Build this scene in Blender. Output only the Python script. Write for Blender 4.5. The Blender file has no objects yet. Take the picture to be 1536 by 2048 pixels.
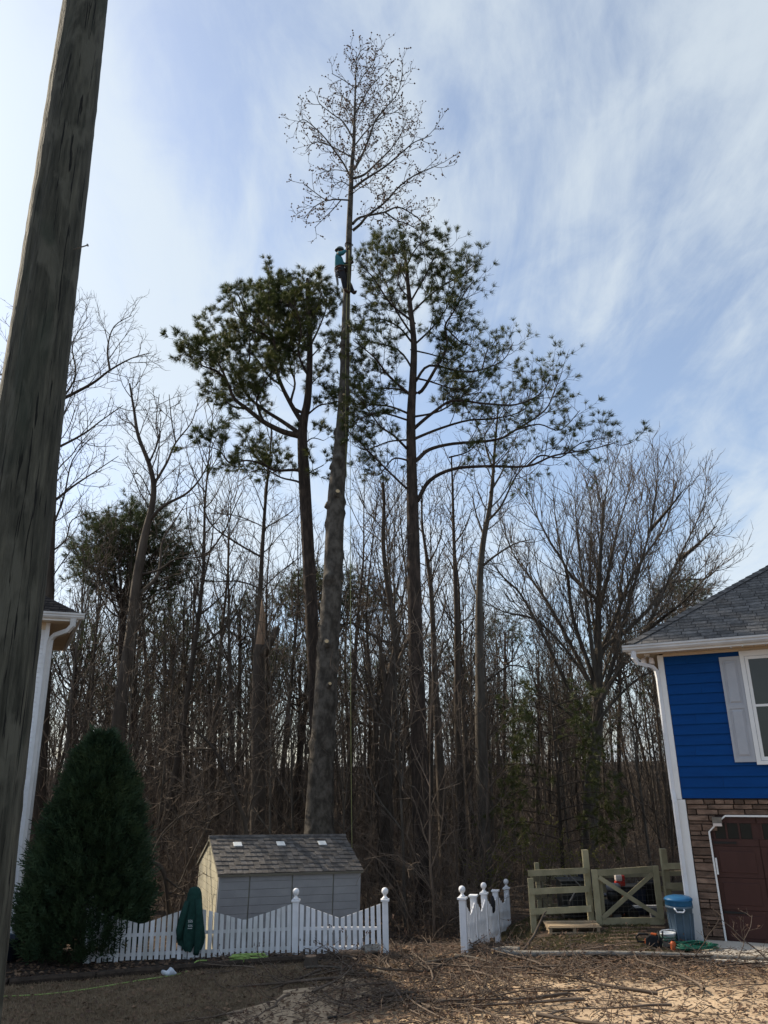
import bpy, math, random
import numpy as np
from mathutils import Vector, Matrix, Euler

# ------------------------------------------------------------------ camera, sky, sun, exposure
SC = bpy.context.scene
COL = SC.collection
EYE = 3.15
PITCH = math.radians(18.5)
ROLL = math.atan2(89, 4550)
FPX = 1520.0                                   # focal length in pixels of a 1536 x 2048 picture
cam_d = bpy.data.cameras.new('camera')
cam_d.sensor_fit = 'VERTICAL'; cam_d.sensor_height = 36.0; cam_d.lens = FPX / 2048 * 36
cam_d.clip_start = 0.05; cam_d.clip_end = 3000
cam = bpy.data.objects.new('camera', cam_d); COL.objects.link(cam)
cam.matrix_world = (Matrix.Translation((0, 0, EYE)) @ Matrix.Rotation(math.pi/2 + PITCH, 4, 'X') @ Matrix.Rotation(-ROLL, 4, 'Z'))
SC.camera = cam

SUN_AZ = math.radians(-58)                     # left of the viewing direction (+Y)
SUN_EL = math.radians(37)
wd = bpy.data.worlds.new('World'); SC.world = wd; wd.use_nodes = True
SKY_OFF = 5.2
def build_world():
    nt = wd.node_tree; N = nt.nodes; L = nt.links; N.clear()
    out = N.new('ShaderNodeOutputWorld'); bg = N.new('ShaderNodeBackground'); bg.inputs['Strength'].default_value = 0.085
    sky = N.new('ShaderNodeTexSky'); sky.sky_type = 'NISHITA'; sky.sun_disc = False
    sky.sun_elevation = SUN_EL; sky.sun_rotation = SUN_AZ
    sky.air_density = 1.0; sky.dust_density = 1.1; sky.ozone_density = 2.5
    tc = N.new('ShaderNodeTexCoord')
    sep = N.new('ShaderNodeSeparateXYZ'); L.new(tc.outputs['Generated'], sep.inputs[0])
    def mth(op, a, b=None, clamp=False):
        m = N.new('ShaderNodeMath'); m.operation = op; m.use_clamp = clamp
        for i, q in enumerate((a, b)):
            if q is None: continue
            if isinstance(q, (int, float)): m.inputs[i].default_value = q
            else: L.new(q, m.inputs[i])
        return m.outputs[0]
    zz = mth('ADD', mth('MAXIMUM', sep.outputs['Z'], 0.0), 0.22)
    cmb = N.new('ShaderNodeCombineXYZ')
    L.new(mth('DIVIDE', sep.outputs['X'], zz), cmb.inputs[0]); L.new(mth('DIVIDE', sep.outputs['Y'], zz), cmb.inputs[1])
    def noise(scale, detail, rough, dist, sx, sy, rot, off):
        mp = N.new('ShaderNodeMapping'); mp.inputs['Rotation'].default_value = (0, 0, rot)
        mp.inputs['Scale'].default_value = (sx, sy, 1); mp.inputs['Location'].default_value = (off, off*0.7, 0)
        L.new(cmb.outputs[0], mp.inputs[0])
        t = N.new('ShaderNodeTexNoise'); t.inputs['Scale'].default_value = scale; t.inputs['Detail'].default_value = detail
        t.inputs['Roughness'].default_value = rough; t.inputs['Distortion'].default_value = dist
        L.new(mp.outputs[0], t.inputs['Vector']); return t.outputs['Fac']
    n1 = noise(1.25, 5, 0.5, 0.3, 1.0, 0.62, math.radians(28), SKY_OFF)
    n2 = noise(3.6, 9, 0.62, 0.9, 1.0, 0.32, math.radians(42), SKY_OFF+7.7)
    n3 = noise(11.0, 6, 0.6, 0.5, 1.0, 0.55, math.radians(30), SKY_OFF+1.3)
    mixn = mth('ADD', mth('ADD', mth('MULTIPLY', n1, 0.44), mth('MULTIPLY', n2, 0.38)), mth('MULTIPLY', n3, 0.18))
    rp = N.new('ShaderNodeValToRGB'); rp.color_ramp.interpolation = 'EASE'
    rp.color_ramp.elements[0].position = 0.41; rp.color_ramp.elements[0].color = (0.26, 0.26, 0.26, 1)
    rp.color_ramp.elements[1].position = 0.60; rp.color_ramp.elements[1].color = (1, 1, 1, 1)
    L.new(mixn, rp.inputs[0])
    bw = N.new('ShaderNodeRGBToBW'); L.new(sky.outputs[0], bw.inputs[0])
    cl = N.new('ShaderNodeVectorMath'); cl.operation = 'SCALE'; cl.inputs[0].default_value = (0.89, 1.0, 1.10)
    L.new(mth('ADD', mth('MULTIPLY', bw.outputs[0], 0.26), 3.7), cl.inputs['Scale'])
    mx = N.new('ShaderNodeMix'); mx.data_type = 'RGBA'
    L.new(mth('MULTIPLY', rp.outputs[0], 0.90), mx.inputs['Factor']); L.new(sky.outputs[0], mx.inputs[6]); L.new(cl.outputs[0], mx.inputs[7])
    L.new(mx.outputs[2], bg.inputs[0]); L.new(bg.outputs[0], out.inputs[0])
build_world()
sun_d = bpy.data.lights.new('sun', 'SUN'); sun_d.energy = 3.3; sun_d.angle = math.radians(0.9); sun_d.color = (1.0, 0.87, 0.68)
sun = bpy.data.objects.new('sun', sun_d); COL.objects.link(sun)
SDIR = Vector((math.sin(SUN_AZ)*math.cos(SUN_EL), math.cos(SUN_AZ)*math.cos(SUN_EL), math.sin(SUN_EL)))
sun.rotation_euler = SDIR.to_track_quat('Z', 'Y').to_euler()
vs = SC.view_settings; vs.view_transform = 'Standard'; vs.look = 'None'; vs.gamma = 1.0; vs.use_curve_mapping = False
vs.exposure = 1.15

# ------------------------------------------------------------------ picture geometry helpers (real distances in metres)
_c, _s = math.cos(PITCH), math.sin(PITCH)
def ray(px, py):
    a, b = px-768, 1024-py
    X = a*math.cos(ROLL) + b*math.sin(ROLL); Y = -a*math.sin(ROLL) + b*math.cos(ROLL)
    return Vector((X/FPX, _c - _s*Y/FPX, _s + _c*Y/FPX))
def at(px, py, D):
    r = ray(px, py); return Vector((0, 0, EYE)) + r*(D/r.y)
def gp(px, py, z=0.0):
    r = ray(px, py); return Vector((0, 0, EYE)) + r*((z-EYE)/r.z)
def sst(a, b, x):
    t = np.clip((x-a)/(b-a), 0, 1); return t*t*(3-2*t)
def gz(x, y):
    x = np.asarray(x, float); y = np.asarray(y, float)
    z = -0.62*sst(15.4, 18.4, y)*(1-sst(2.0, 3.4, x)) - 0.75*sst(17.8, 23.5, y)*sst(2.0, 3.4, x) - 0.25*sst(20, 30, y)
    z = z + 1.55*(1-sst(1.0, 10.0, y)) + 4.0*sst(70, 330, y) + 0.10*np.sin(x*0.31+y*0.17)*sst(19, 26, y)
    return z
def gzf(x, y): return float(gz(x, y))

# ------------------------------------------------------------------ mesh helpers
class MB:
    def __init__(self): self.v = []; self.f = []
    def add(self, vs, fs):
        o = len(self.v); self.v += [tuple(q) for q in vs]; self.f += [tuple(i+o for i in q) for q in fs]; return self
    def box(self, x0, x1, y0, y1, z0, z1, M=None):
        vs = [Vector(q) for q in ((x0,y0,z0),(x1,y0,z0),(x1,y1,z0),(x0,y1,z0),(x0,y0,z1),(x1,y0,z1),(x1,y1,z1),(x0,y1,z1))]
        if M: vs = [M @ q for q in vs]
        return self.add(vs, [(0,3,2,1),(4,5,6,7),(0,1,5,4),(1,2,6,5),(2,3,7,6),(3,0,4,7)])
    def prism(self, poly, y0, y1):                # polygon in x,z extruded along y
        n = len(poly); vs = [(x, y0, z) for x, z in poly] + [(x, y1, z) for x, z in poly]
        fs = [tuple(range(n)), tuple(range(2*n-1, n-1, -1))] + [(i, i+n, (i+1) % n+n, (i+1) % n) for i in range(n)]
        return self.add(vs, fs)
    def lathe(self, prof, n=16, c=(0, 0, 0), sx=1, sy=1):
        vs = []; fs = []
        for r, z in prof:
            for k in range(n):
                a = 2*math.pi*k/n; vs.append((c[0]+r*sx*math.cos(a), c[1]+r*sy*math.sin(a), c[2]+z))
        for i in range(len(prof)-1):
            for k in range(n):
                k2 = (k+1) % n; fs.append((i*n+k, i*n+k2, (i+1)*n+k2, (i+1)*n+k))
        fs.append(tuple(range(n-1, -1, -1))); fs.append(tuple((len(prof)-1)*n+k for k in range(n)))
        return self.add(vs, fs)
    def tube(self, pts, r, n=8, flat=1.0, up=None):
        pts = [Vector(p) for p in pts]; K = len(pts)
        rr = r if isinstance(r, (list, tuple)) else [r]*K
        ref = Vector(up) if up else None
        vs = []; fs = []; u = None
        for i in range(K):
            t = (pts[min(i+1, K-1)]-pts[max(i-1, 0)]).normalized()
            if u is None:
                u = ref or (Vector((0, 0, 1)) if abs(t.z) < .9 else Vector((1, 0, 0)))
            u = (u - t*u.dot(t)).normalized(); w = t.cross(u)
            for k in range(n):
                a = 2*math.pi*(k+.5)/n; vs.append(pts[i]+(u*math.cos(a)+w*math.sin(a)*flat)*rr[i])
        for i in range(K-1):
            for k in range(n):
                k2 = (k+1) % n; fs.append((i*n+k, i*n+k2, (i+1)*n+k2, (i+1)*n+k))
        fs.append(tuple(range(n-1, -1, -1))); fs.append(tuple((K-1)*n+k for k in range(n)))
        return self.add(vs, fs)
    def ball(self, c, r, n=12, m=8, s=(1, 1, 1)):
        prof = [(max(1e-4, math.sin(math.pi*i/m))*r, -math.cos(math.pi*i/m)*r*s[2]) for i in range(m+1)]
        return self.lathe(prof, n, c, s[0], s[1])
    def mesh(self, name, mat, smooth=False):
        me = bpy.data.meshes.new(name); me.from_pydata(self.v, [], self.f); me.materials.append(mat)
        if smooth: me.shade_smooth()
        me.update(); return me
    def build(self, name, mat, parent=None, smooth=False, bev=0):
        o = link(name, self.mesh(name, mat, smooth), parent)
        if bev:
            b = o.modifiers.new('bevel', 'BEVEL'); b.width = bev; b.segments = 2; b.limit_method = 'ANGLE'
        return o
def link(name, data, parent=None, loc=None, rot=None, scale=None):
    o = bpy.data.objects.new(name, data); COL.objects.link(o)
    if parent: o.parent = parent
    if loc is not None: o.location = loc
    if rot is not None: o.rotation_euler = rot
    if scale is not None: o.scale = scale
    return o
def tag(o, label=None, cat=None, group=None, kind=None):
    if label: o['label'] = label
    if cat: o['category'] = cat
    if group: o['group'] = group
    if kind: o['kind'] = kind
    return o
def thing(name, label, cat, loc=(0, 0, 0), rotz=0, group=None):
    o = link(name, None, None, loc, (0, 0, rotz)); o.empty_display_size = .2
    return tag(o, label, cat, group)
def copy_tree(o, parent=None):
    c = o.copy(); COL.objects.link(c)
    c.parent = parent
    for ch in o.children: copy_tree(ch, c)
    return c
def npmesh(name, V, F, mat, smooth=False):
    V = np.ascontiguousarray(V, np.float32).reshape(-1, 3); F = np.ascontiguousarray(F, np.int32)
    me = bpy.data.meshes.new(name); k = F.shape[1]; n = F.shape[0]
    me.vertices.add(len(V)); me.vertices.foreach_set('co', V.ravel())
    me.loops.add(n*k); me.loops.foreach_set('vertex_index', F.ravel())
    me.polygons.add(n); me.polygons.foreach_set('loop_start', np.arange(0, n*k, k, dtype=np.int32))
    me.materials.append(mat); me.update(calc_edges=True)
    if smooth: me.shade_smooth()
    return me
def tubes(polys, n=5):
    """polys: list of (points, radii) -> vertices, quads (vectorised over polylines of equal length)"""
    by = {}
    for p, r in polys: by.setdefault(len(p), []).append((p, r))
    VV = []; FF = []; off = 0
    ang = 2*np.pi*np.arange(n)/n
    for K, lst in by.items():
        A = np.array([[tuple(q) for q in p] for p, _ in lst], float); R = np.array([r for _, r in lst], float)
        M = len(lst)
        T = np.gradient(A, axis=1); T /= np.linalg.norm(T, axis=2, keepdims=True)+1e-9
        tot = A[:, -1]-A[:, 0]; tot /= np.linalg.norm(tot, axis=1, keepdims=True)+1e-9
        ref = np.where(np.abs(tot[:, 2:3]) < .8, np.array([[0, 0, 1.]]), np.array([[1., 0, 0]]))
        ref = ref[:, None, :].repeat(K, 1)
        U = ref - T*(ref*T).sum(2, keepdims=True); U /= np.linalg.norm(U, axis=2, keepdims=True)+1e-9
        W = np.cross(T, U)
        V = A[:, :, None, :] + R[:, :, None, None]*(U[:, :, None, :]*np.cos(ang)[None, None, :, None] + W[:, :, None, :]*np.sin(ang)[None, None, :, None])
        VV.append(V.reshape(-1, 3))
        m = np.arange(M)[:, None, None]*K*n; k = np.arange(K-1)[None, :, None]*n; j = np.arange(n)[None, None, :]; j2 = (j+1) % n
        F = np.stack([m+k+j, m+k+j2, m+k+n+j2, m+k+n+j], -1).reshape(-1, 4) + off
        FF.append(F); off += M*K*n
    return np.concatenate(VV), np.concatenate(FF)

# ------------------------------------------------------------------ materials
def mat(name, c1, c2=None, rough=.8, scale=6, stretch=(1, 1, 1), bump=.0, bscale=None, rnd=.0, metal=0, detail=6, spec=.3, lo=.35, hi=.65, trans=0, alpha=None, third=None):
    m = bpy.data.materials.new(name); m.use_nodes = True
    nt = m.node_tree; N = nt.nodes; L = nt.links; b = N['Principled BSDF']
    b.inputs['Roughness'].default_value = rough; b.inputs['Metallic'].default_value = metal
    b.inputs['Specular IOR Level'].default_value = spec
    c2 = c2 or tuple(q*.75 for q in c1)
    tc = N.new('ShaderNodeTexCoord'); mp = N.new('ShaderNodeMapping'); mp.inputs['Scale'].default_value = stretch
    L.new(tc.outputs['Object'], mp.inputs[0])
    if rnd:
        oi = N.new('ShaderNodeObjectInfo'); mm = N.new('ShaderNodeVectorMath'); mm.operation = 'SCALE'; mm.inputs[0].default_value = (17, 31, 23)
        L.new(oi.outputs['Random'], mm.inputs['Scale']); L.new(mm.outputs[0], mp.inputs['Location'])
    t = N.new('ShaderNodeTexNoise'); t.inputs['Scale'].default_value = scale; t.inputs['Detail'].default_value = detail; t.inputs['Roughness'].default_value = .62
    L.new(mp.outputs[0], t.inputs['Vector'])
    r = N.new('ShaderNodeValToRGB'); r.color_ramp.elements[0].position = lo; r.color_ramp.elements[1].position = hi
    r.color_ramp.elements[0].color = (*c1, 1); r.color_ramp.elements[1].color = (*c2, 1)
    if third:
        e = r.color_ramp.elements.new((lo+hi)/2); e.color = (*third, 1)
    L.new(t.outputs['Fac'], r.inputs[0]); col = r.outputs[0]
    if rnd:
        hs = N.new('ShaderNodeHueSaturation'); rg = N.new('ShaderNodeMapRange'); rg.inputs[3].default_value = 1-rnd; rg.inputs[4].default_value = 1+rnd
        L.new(oi.outputs['Random'], rg.inputs[0]); L.new(rg.outputs[0], hs.inputs['Value']); L.new(col, hs.inputs['Color']); col = hs.outputs[0]
    L.new(col, b.inputs['Base Color'])
    if bump:
        t2 = N.new('ShaderNodeTexNoise'); t2.inputs['Scale'].default_value = bscale or scale*3; t2.inputs['Detail'].default_value = 5
        L.new(mp.outputs[0], t2.inputs['Vector'])
        bp = N.new('ShaderNodeBump'); bp.inputs['Strength'].default_value = bump; bp.inputs['Distance'].default_value = .02
        L.new(t2.outputs['Fac'], bp.inputs['Height']); L.new(bp.outputs[0], b.inputs['Normal'])
    if trans:
        b.inputs['Transmission Weight'].default_value = trans
    return m
def leafmat(name, c1, c2, rough=.7, tr=.3, scale=3):
    m = mat(name, c1, c2, rough, scale)
    nt = m.node_tree; N = nt.nodes; L = nt.links; b = N['Principled BSDF']; out = N['Material Output']
    t = N.new('ShaderNodeBsdfTranslucent'); mx = N.new('ShaderNodeMixShader'); mx.inputs[0].default_value = tr
    src = b.inputs['Base Color'].links[0].from_socket
    L.new(src, t.inputs['Color']); L.new(b.outputs[0], mx.inputs[1]); L.new(t.outputs[0], mx.inputs[2]); L.new(mx.outputs[0], out.inputs['Surface'])
    return m
M = {}
M['soil'] = mat('woodland_floor', (.036, .025, .018), (.075, .052, .036), .95, 1.4, bump=.8, bscale=22, third=(.052, .036, .026))
M['lawn'] = mat('dormant_lawn', (.140, .096, .062), (.215, .155, .102), .95, 2.2, bump=.9, bscale=30, third=(.100, .084, .052))
M['mulch'] = mat('mulch', (.022, .016, .012), (.050, .036, .026), .95, 9, bump=1, bscale=25)
M['concrete'] = mat('driveway_concrete', (.20, .145, .098), (.50, .375, .25), .95, .9, bump=.5, bscale=40, third=(.36, .265, .175), lo=.30, hi=.66, detail=10)
M['apron'] = mat('apron_concrete', (.50, .44, .36), (.60, .54, .46), .9, 2, bump=.2, bscale=60)
M['white'] = mat('white_vinyl', (.74, .75, .78), (.60, .61, .62), .5, 4, bump=.03, rnd=.04, lo=.45, hi=.8)
M['white_dirty'] = mat('weathered_white_picket', (.66, .67, .69), (.36, .36, .33), .7, 3.2, (1, 1, .45), rnd=.10, bump=.1, lo=.40, hi=.80)
M['trim'] = mat('white_trim_paint', (.80, .79, .77), (.72, .71, .69), .5, 2)
M['cream'] = mat('cream_soffit', (.66, .55, .41), (.58, .47, .35), .6, 3, rnd=.03)
M['gutter'] = mat('gutter_aluminium', (.62, .61, .60), (.50, .49, .48), .45, 2)
M['blue'] = mat('blue_lap_siding', (.001, .050, .200), (.001, .043, .175), .6, 3, (.6, 1, 3), bump=.10, bscale=40, rnd=.05, spec=.12)
M['shutter'] = mat('grey_shutter', (.42, .43, .46), (.37, .38, .41), .5, 3)
M['glass'] = mat('window_glass', (.012, .016, .015), (.022, .026, .025), .06, 1.2, spec=.5)
M['shingle'] = mat('charcoal_shingle', (.060, .058, .058), (.125, .120, .118), .95, 9, bump=.5, bscale=60, rnd=.28)
M['dark_shingle'] = mat('dark_shingle', (.016, .016, .018), (.034, .033, .034), .95, 9, bump=.5, bscale=60, rnd=.2, spec=.0)
M['roofbase'] = mat('roof_underlay', (.05, .048, .048), (.09, .085, .085), .95, 8, bump=.5)
M['stone'] = mat('stacked_stone', (.085, .056, .040), (.225, .150, .108), .9, 6, (.6, 1, 1.6), bump=.8, bscale=22, rnd=.38, third=(.150, .095, .068))
M['mortar'] = mat('mortar', (.045, .032, .026), (.06, .045, .036), .95, 9)
M['gdoor'] = mat('brown_garage_door', (.058, .022, .018), (.046, .017, .014), .5, 6, (1, 1, .15), bump=.08, rnd=.03)
M['black'] = mat('black_metal', (.010, .010, .010), (.018, .018, .018), .55, 5)
M['shedwall'] = mat('shed_tan_resin', (.45, .42, .32), (.39, .365, .28), .75, 2.5, bump=.08, bscale=40, rnd=.03)
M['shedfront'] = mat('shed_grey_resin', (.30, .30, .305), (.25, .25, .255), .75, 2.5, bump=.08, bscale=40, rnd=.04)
M['shedgroove'] = mat('shed_groove', (.22, .21, .17), (.18, .17, .14), .8, 3)
M['shedroof'] = mat('shed_roof_resin', (.058, .052, .050), (.135, .125, .118), .8, 7, bump=.5, bscale=30, rnd=.22)
M['skylight'] = mat('shed_skylight', (.72, .74, .74), (.6, .62, .62), .4, 4)
M['wood'] = mat('treated_lumber', (.25, .225, .135), (.37, .325, .205), .85, 3, (1.2, 1.2, .8), bump=.3, bscale=30, rnd=.2, third=(.31, .275, .17))
M['plank'] = mat('weathered_plank', (.36, .27, .17), (.27, .20, .13), .85, 4, (.4, 3, 1), bump=.2, rnd=.2)
M['wire'] = mat('galvanised_wire', (.16, .16, .15), (.10, .10, .09), .5, 5, metal=.6)
M['jacket'] = mat('dark_green_fleece', (.006, .030, .024), (.011, .046, .037), .95, 14, bump=.3, bscale=50)
M['print'] = mat('white_print', (.75, .78, .78), None, .8)
M['binbody'] = mat('grey_blue_plastic', (.085, .130, .175), (.105, .150, .195), .5, 2)
M['binlid'] = mat('bright_blue_plastic', (.022, .125, .270), (.030, .150, .310), .4, 2)
M['navy'] = mat('navy_plastic', (.010, .016, .034), (.016, .024, .045), .5, 3)
M['darkfab'] = mat('black_fabric', (.012, .013, .015), (.022, .023, .025), .9, 10)
M['red'] = mat('red_plastic', (.42, .035, .025), (.34, .028, .02), .4, 4)
M['orange'] = mat('orange_plastic', (.50, .105, .025), (.40, .08, .02), .45, 4)
M['pale'] = mat('pale_plastic', (.70, .62, .56), (.6, .52, .47), .5, 5)
M['greyp'] = mat('grey_plastic', (.20, .20, .21), (.15, .15, .16), .5, 5)
M['steel'] = mat('worn_steel', (.24, .225, .20), (.14, .13, .115), .45, 7, metal=.7)
M['hose'] = mat('green_hose', (.010, .095, .060), (.016, .120, .075), .4, 4)
M['rope'] = mat('lime_rope', (.30, .42, .12), (.24, .35, .10), .8, 30)
M['climbrope'] = mat('climbing_rope', (.34, .31, .15), (.24, .26, .09), .8, 12)
M['bag'] = mat('clear_plastic_bag', (.62, .66, .72), (.45, .5, .56), .25, 9, bump=.5)
M['brick'] = mat('paver_brick', (.20, .125, .085), (.26, .175, .12), .95, 6, rnd=.2, bump=.3)
M['pole'] = mat('utility_pole_wood', (.030, .029, .021), (.115, .106, .077), .9, 3.0, (11, 11, 1.1), bump=1.0, bscale=5, third=(.066, .062, .046), lo=.33, hi=.70, detail=9)
def pole_wear():
    m = M['pole']; nt = m.node_tree; N = nt.nodes; L = nt.links; b = N['Principled BSDF']
    src = b.inputs['Base Color'].links[0].from_socket; tc = N.new('ShaderNodeTexCoord')
    def layer(scale, st, lo, hi, col, src):
        mp = N.new('ShaderNodeMapping'); mp.inputs['Scale'].default_value = st; L.new(tc.outputs['Object'], mp.inputs[0])
        t = N.new('ShaderNodeTexNoise'); t.inputs['Scale'].default_value = scale; t.inputs['Detail'].default_value = 7; t.inputs['Distortion'].default_value = .6; L.new(mp.outputs[0], t.inputs['Vector'])
        r = N.new('ShaderNodeValToRGB'); r.color_ramp.elements[0].position = lo; r.color_ramp.elements[1].position = hi; L.new(t.outputs['Fac'], r.inputs[0])
        x = N.new('ShaderNodeMix'); x.data_type = 'RGBA'; L.new(r.outputs[0], x.inputs['Factor']); L.new(src, x.inputs[6]); x.inputs[7].default_value = (*col, 1); return x.outputs[2]
    src = layer(2.6, (3.2, 3.2, 1.1), .52, .62, (.105, .098, .074), src)      # paler weathered patches
    src = layer(4.0, (16, 16, .55), .60, .64, (.010, .009, .007), src)         # dark drying cracks
    src = layer(1.7, (2, 2, .8), .58, .72, (.040, .046, .032), src)            # greenish algae
    L.new(src, b.inputs['Base Color'])
pole_wear()
M['bark_grey'] = mat('poplar_bark', (.040, .034, .027), (.110, .096, .080), .95, 2.6, (2.2, 2.2, 1.4), bump=1, bscale=8, third=(.070, .060, .050), lo=.38, hi=.62)
M['bark_pine'] = mat('pine_bark', (.026, .019, .015), (.078, .056, .044), .95, 3.2, (3, 3, .8), bump=1, bscale=9, third=(.045, .033, .026))
M['bark_dark'] = mat('bare_hardwood_bark', (.042, .032, .025), (.085, .067, .052), .95, 2, (2.5, 2.5, .5), bump=.6, bscale=9, rnd=.22)
M['bark_pale'] = mat('pale_hardwood_bark', (.060, .050, .040), (.115, .098, .080), .95, 2.4, (2.5, 2.5, .6), bump=.6, bscale=9, rnd=.2)
M['bark_birch'] = mat('pale_log_bark', (.15, .135, .115), (.27, .25, .22), .9, 5, (2, 2, 2), bump=.5)
M['twig'] = mat('twig_bark', (.078, .058, .044), (.135, .103, .079), .9, 3, rnd=.2)
M['cutwood'] = mat('fresh_cut_wood', (.58, .43, .25), (.46, .33, .18), .85, 9)
M['deadwood'] = mat('exposed_wood', (.30, .20, .13), (.20, .13, .085), .9, 5, (3, 3, .5))
M['cone'] = mat('seed_cone', (.085, .055, .045), (.14, .095, .075), .9, 4)
M['needle'] = leafmat('pine_needles', (.048, .066, .017), (.085, .092, .026), .55, .30, .8)
M['needle_far'] = leafmat('far_pine_needles', (.040, .058, .022), (.062, .078, .030), .6, .25, .5)
M['cypress'] = leafmat('cypress_foliage', (.019, .040, .020), (.048, .078, .034), .6, .15, 2.0)
M['yellowgreen'] = leafmat('yellow_green_leaves', (.105, .105, .026), (.15, .14, .036), .7, .35)
M['deadleaf'] = leafmat('dead_leaves', (.085, .051, .033), (.215, .138, .085), .85, .15, 1.6)
M['deadleaf_dark'] = leafmat('dark_dead_leaves', (.055, .034, .026), (.115, .070, .048), .85, .1, 1.6)
M['grass'] = leafmat('dry_grass', (.19, .138, .088), (.29, .215, .14), .8, .2, 1.2)
M['grass_green'] = leafmat('green_grass', (.075, .078, .030), (.15, .125, .065), .8, .2, 1.2)
M['skin'] = mat('skin', (.42, .22, .15), (.36, .18, .12), .6, 8)
M['teal'] = mat('teal_shirt', (.050, .200, .235), (.035, .150, .185), .85, 6)
M['trouser'] = mat('black_trousers', (.012, .012, .015), (.02, .02, .024), .9, 6)
M['helmet'] = mat('grey_helmet', (.10, .13, .13), (.08, .10, .10), .4, 4)
M['boot'] = mat('brown_boot', (.040, .022, .016), (.06, .034, .024), .7, 6)
M['strap'] = mat('harness_strap', (.05, .035, .03), (.03, .02, .02), .8, 8)

# ================================================================== THE SETTING
def sheet(name, xs, ys, mat_, dz=0.0, kind='structure', inside=None):
    X, Y = np.meshgrid(xs, ys); Z = gz(X, Y)+dz
    nx, ny = len(xs), len(ys)
    i = np.arange(ny-1)[:, None]*nx + np.arange(nx-1)[None, :]
    F = np.stack([i, i+1, i+nx+1, i+nx], -1).reshape(-1, 4)
    if inside is not None:
        cx = (X[:-1, :-1]+X[1:, 1:])/2; cy = (Y[:-1, :-1]+Y[1:, 1:])/2
        F = F[inside(cx, cy).ravel()]
    o = link(name, npmesh(name, np.stack([X, Y, Z], -1), F, mat_, True)); return tag(o, kind=kind)
gx = np.concatenate([np.linspace(-700, -60, 18), np.arange(-56, -14, 4), np.arange(-12, 12.1, .4), np.arange(16, 57, 4), np.linspace(60, 700, 18)])
gy = np.concatenate([np.linspace(-60, -4, 6), np.arange(-2, 26, .4), np.arange(27, 60, 2), np.linspace(64, 400, 30), np.linspace(450, 900, 5)])
tag(sheet('ground', gx, gy, M['soil']), 'brown leaf covered woodland floor and yard')
# the left lawn: bounded by the driveway edge on the right
def drive_edge(y):      # x of the driveway's left edge
    return np.interp(y, [0, 8, 11.5, 12.9, 13.55, 14.6], [-5.0, -3.9, -2.34, -1.38, -0.55, 0.9])
def bed_edge(x):        # y of the front of the mulch bed below the picket fence
    return np.interp(x, [-12, -6.1, -4.4, -2.9, -1.6, 0.3], [13.5, 13.55, 14.0, 14.45, 14.72, 14.95])
rs = np.random.RandomState(4)
lx = np.arange(-14, 1.0, .12); ly = np.arange(1, 15.2, .12)
tag(sheet('lawn', lx, ly, M['lawn'], .006, inside=lambda x, y: (x < drive_edge(y)) & (y < bed_edge(x)+.05)), 'dormant brown lawn left of the driveway')
tag(sheet('mulch_bed', np.arange(-12, .4, .12), np.arange(13.3, 15.5, .12), M['mulch'], .030, inside=lambda x, y: (y > bed_edge(x)) & (y < 15.45)), 'dark mulch bed under the picket fence')
# driveway: cast slabs with open joints
dv = tag(link('driveway', None), kind='structure'); dv.empty_display_size = .2
def slab(poly, z=.035):
    mb = MB(); n = len(poly); c = Vector((sum(p[0] for p in poly)/n, sum(p[1] for p in poly)/n, 0))
    top = []; bot = []
    for p in poly:
        q = c + (Vector((p[0], p[1], 0))-c)*1.0
        top.append((q.x, q.y, gzf(q.x, q.y)+z)); bot.append((q.x, q.y, gzf(q.x, q.y)-.1))
    mb.add(top+bot, [tuple(range(n))]+[(i, i+n, (i+1) % n+n, (i+1) % n) for i in range(n)])
    return mb.build('slab', M['concrete'], dv)
sy = [7.4, 10.4, 12.7, 13.6]; sxs = [-.75, 1.75, 4.3, 6.9]
for j in range(len(sy)-1):
    y0, y1 = sy[j]+.012, sy[j+1]-.012
    slab([(float(drive_edge(yy))+.16*math.sin(yy*7.3)+.09*math.sin(yy*17), yy) for yy in np.linspace(y1, y0, 9) if float(drive_edge(yy)) < sxs[0]-.3]+[(sxs[0]-.012, y0), (sxs[0]-.012, y1)], .030+.012*((j*7) % 3))
    for i in range(len(sxs)-1):
        slab([(sxs[i]+.012, y0), (sxs[i+1]-.012, y0), (sxs[i+1]-.012, y1), (sxs[i]+.012, y1)], .026+.014*((i*5+j*3) % 3))
# landscape timbers edging the bed
tm = thing('timber_edging', 'dark low timber edging along the front of the mulch bed', 'edging', (-6.3, 13.5, 0))
ex = [-7.4, -6.0, -4.75, -3.6, -2.5, -1.5]
for i in range(5):
    a, b = ex[i], ex[i+1]-.03; ya, yb = float(bed_edge(a)), float(bed_edge(b))
    MB().tube([(a+6.3, ya-13.5, .045), ((a+b)/2+6.3, (ya+yb)/2-13.5+.01, .05), (b+6.3, yb-13.5, .042)], .065, 8).build('timber', M['mulch'], tm)

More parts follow.
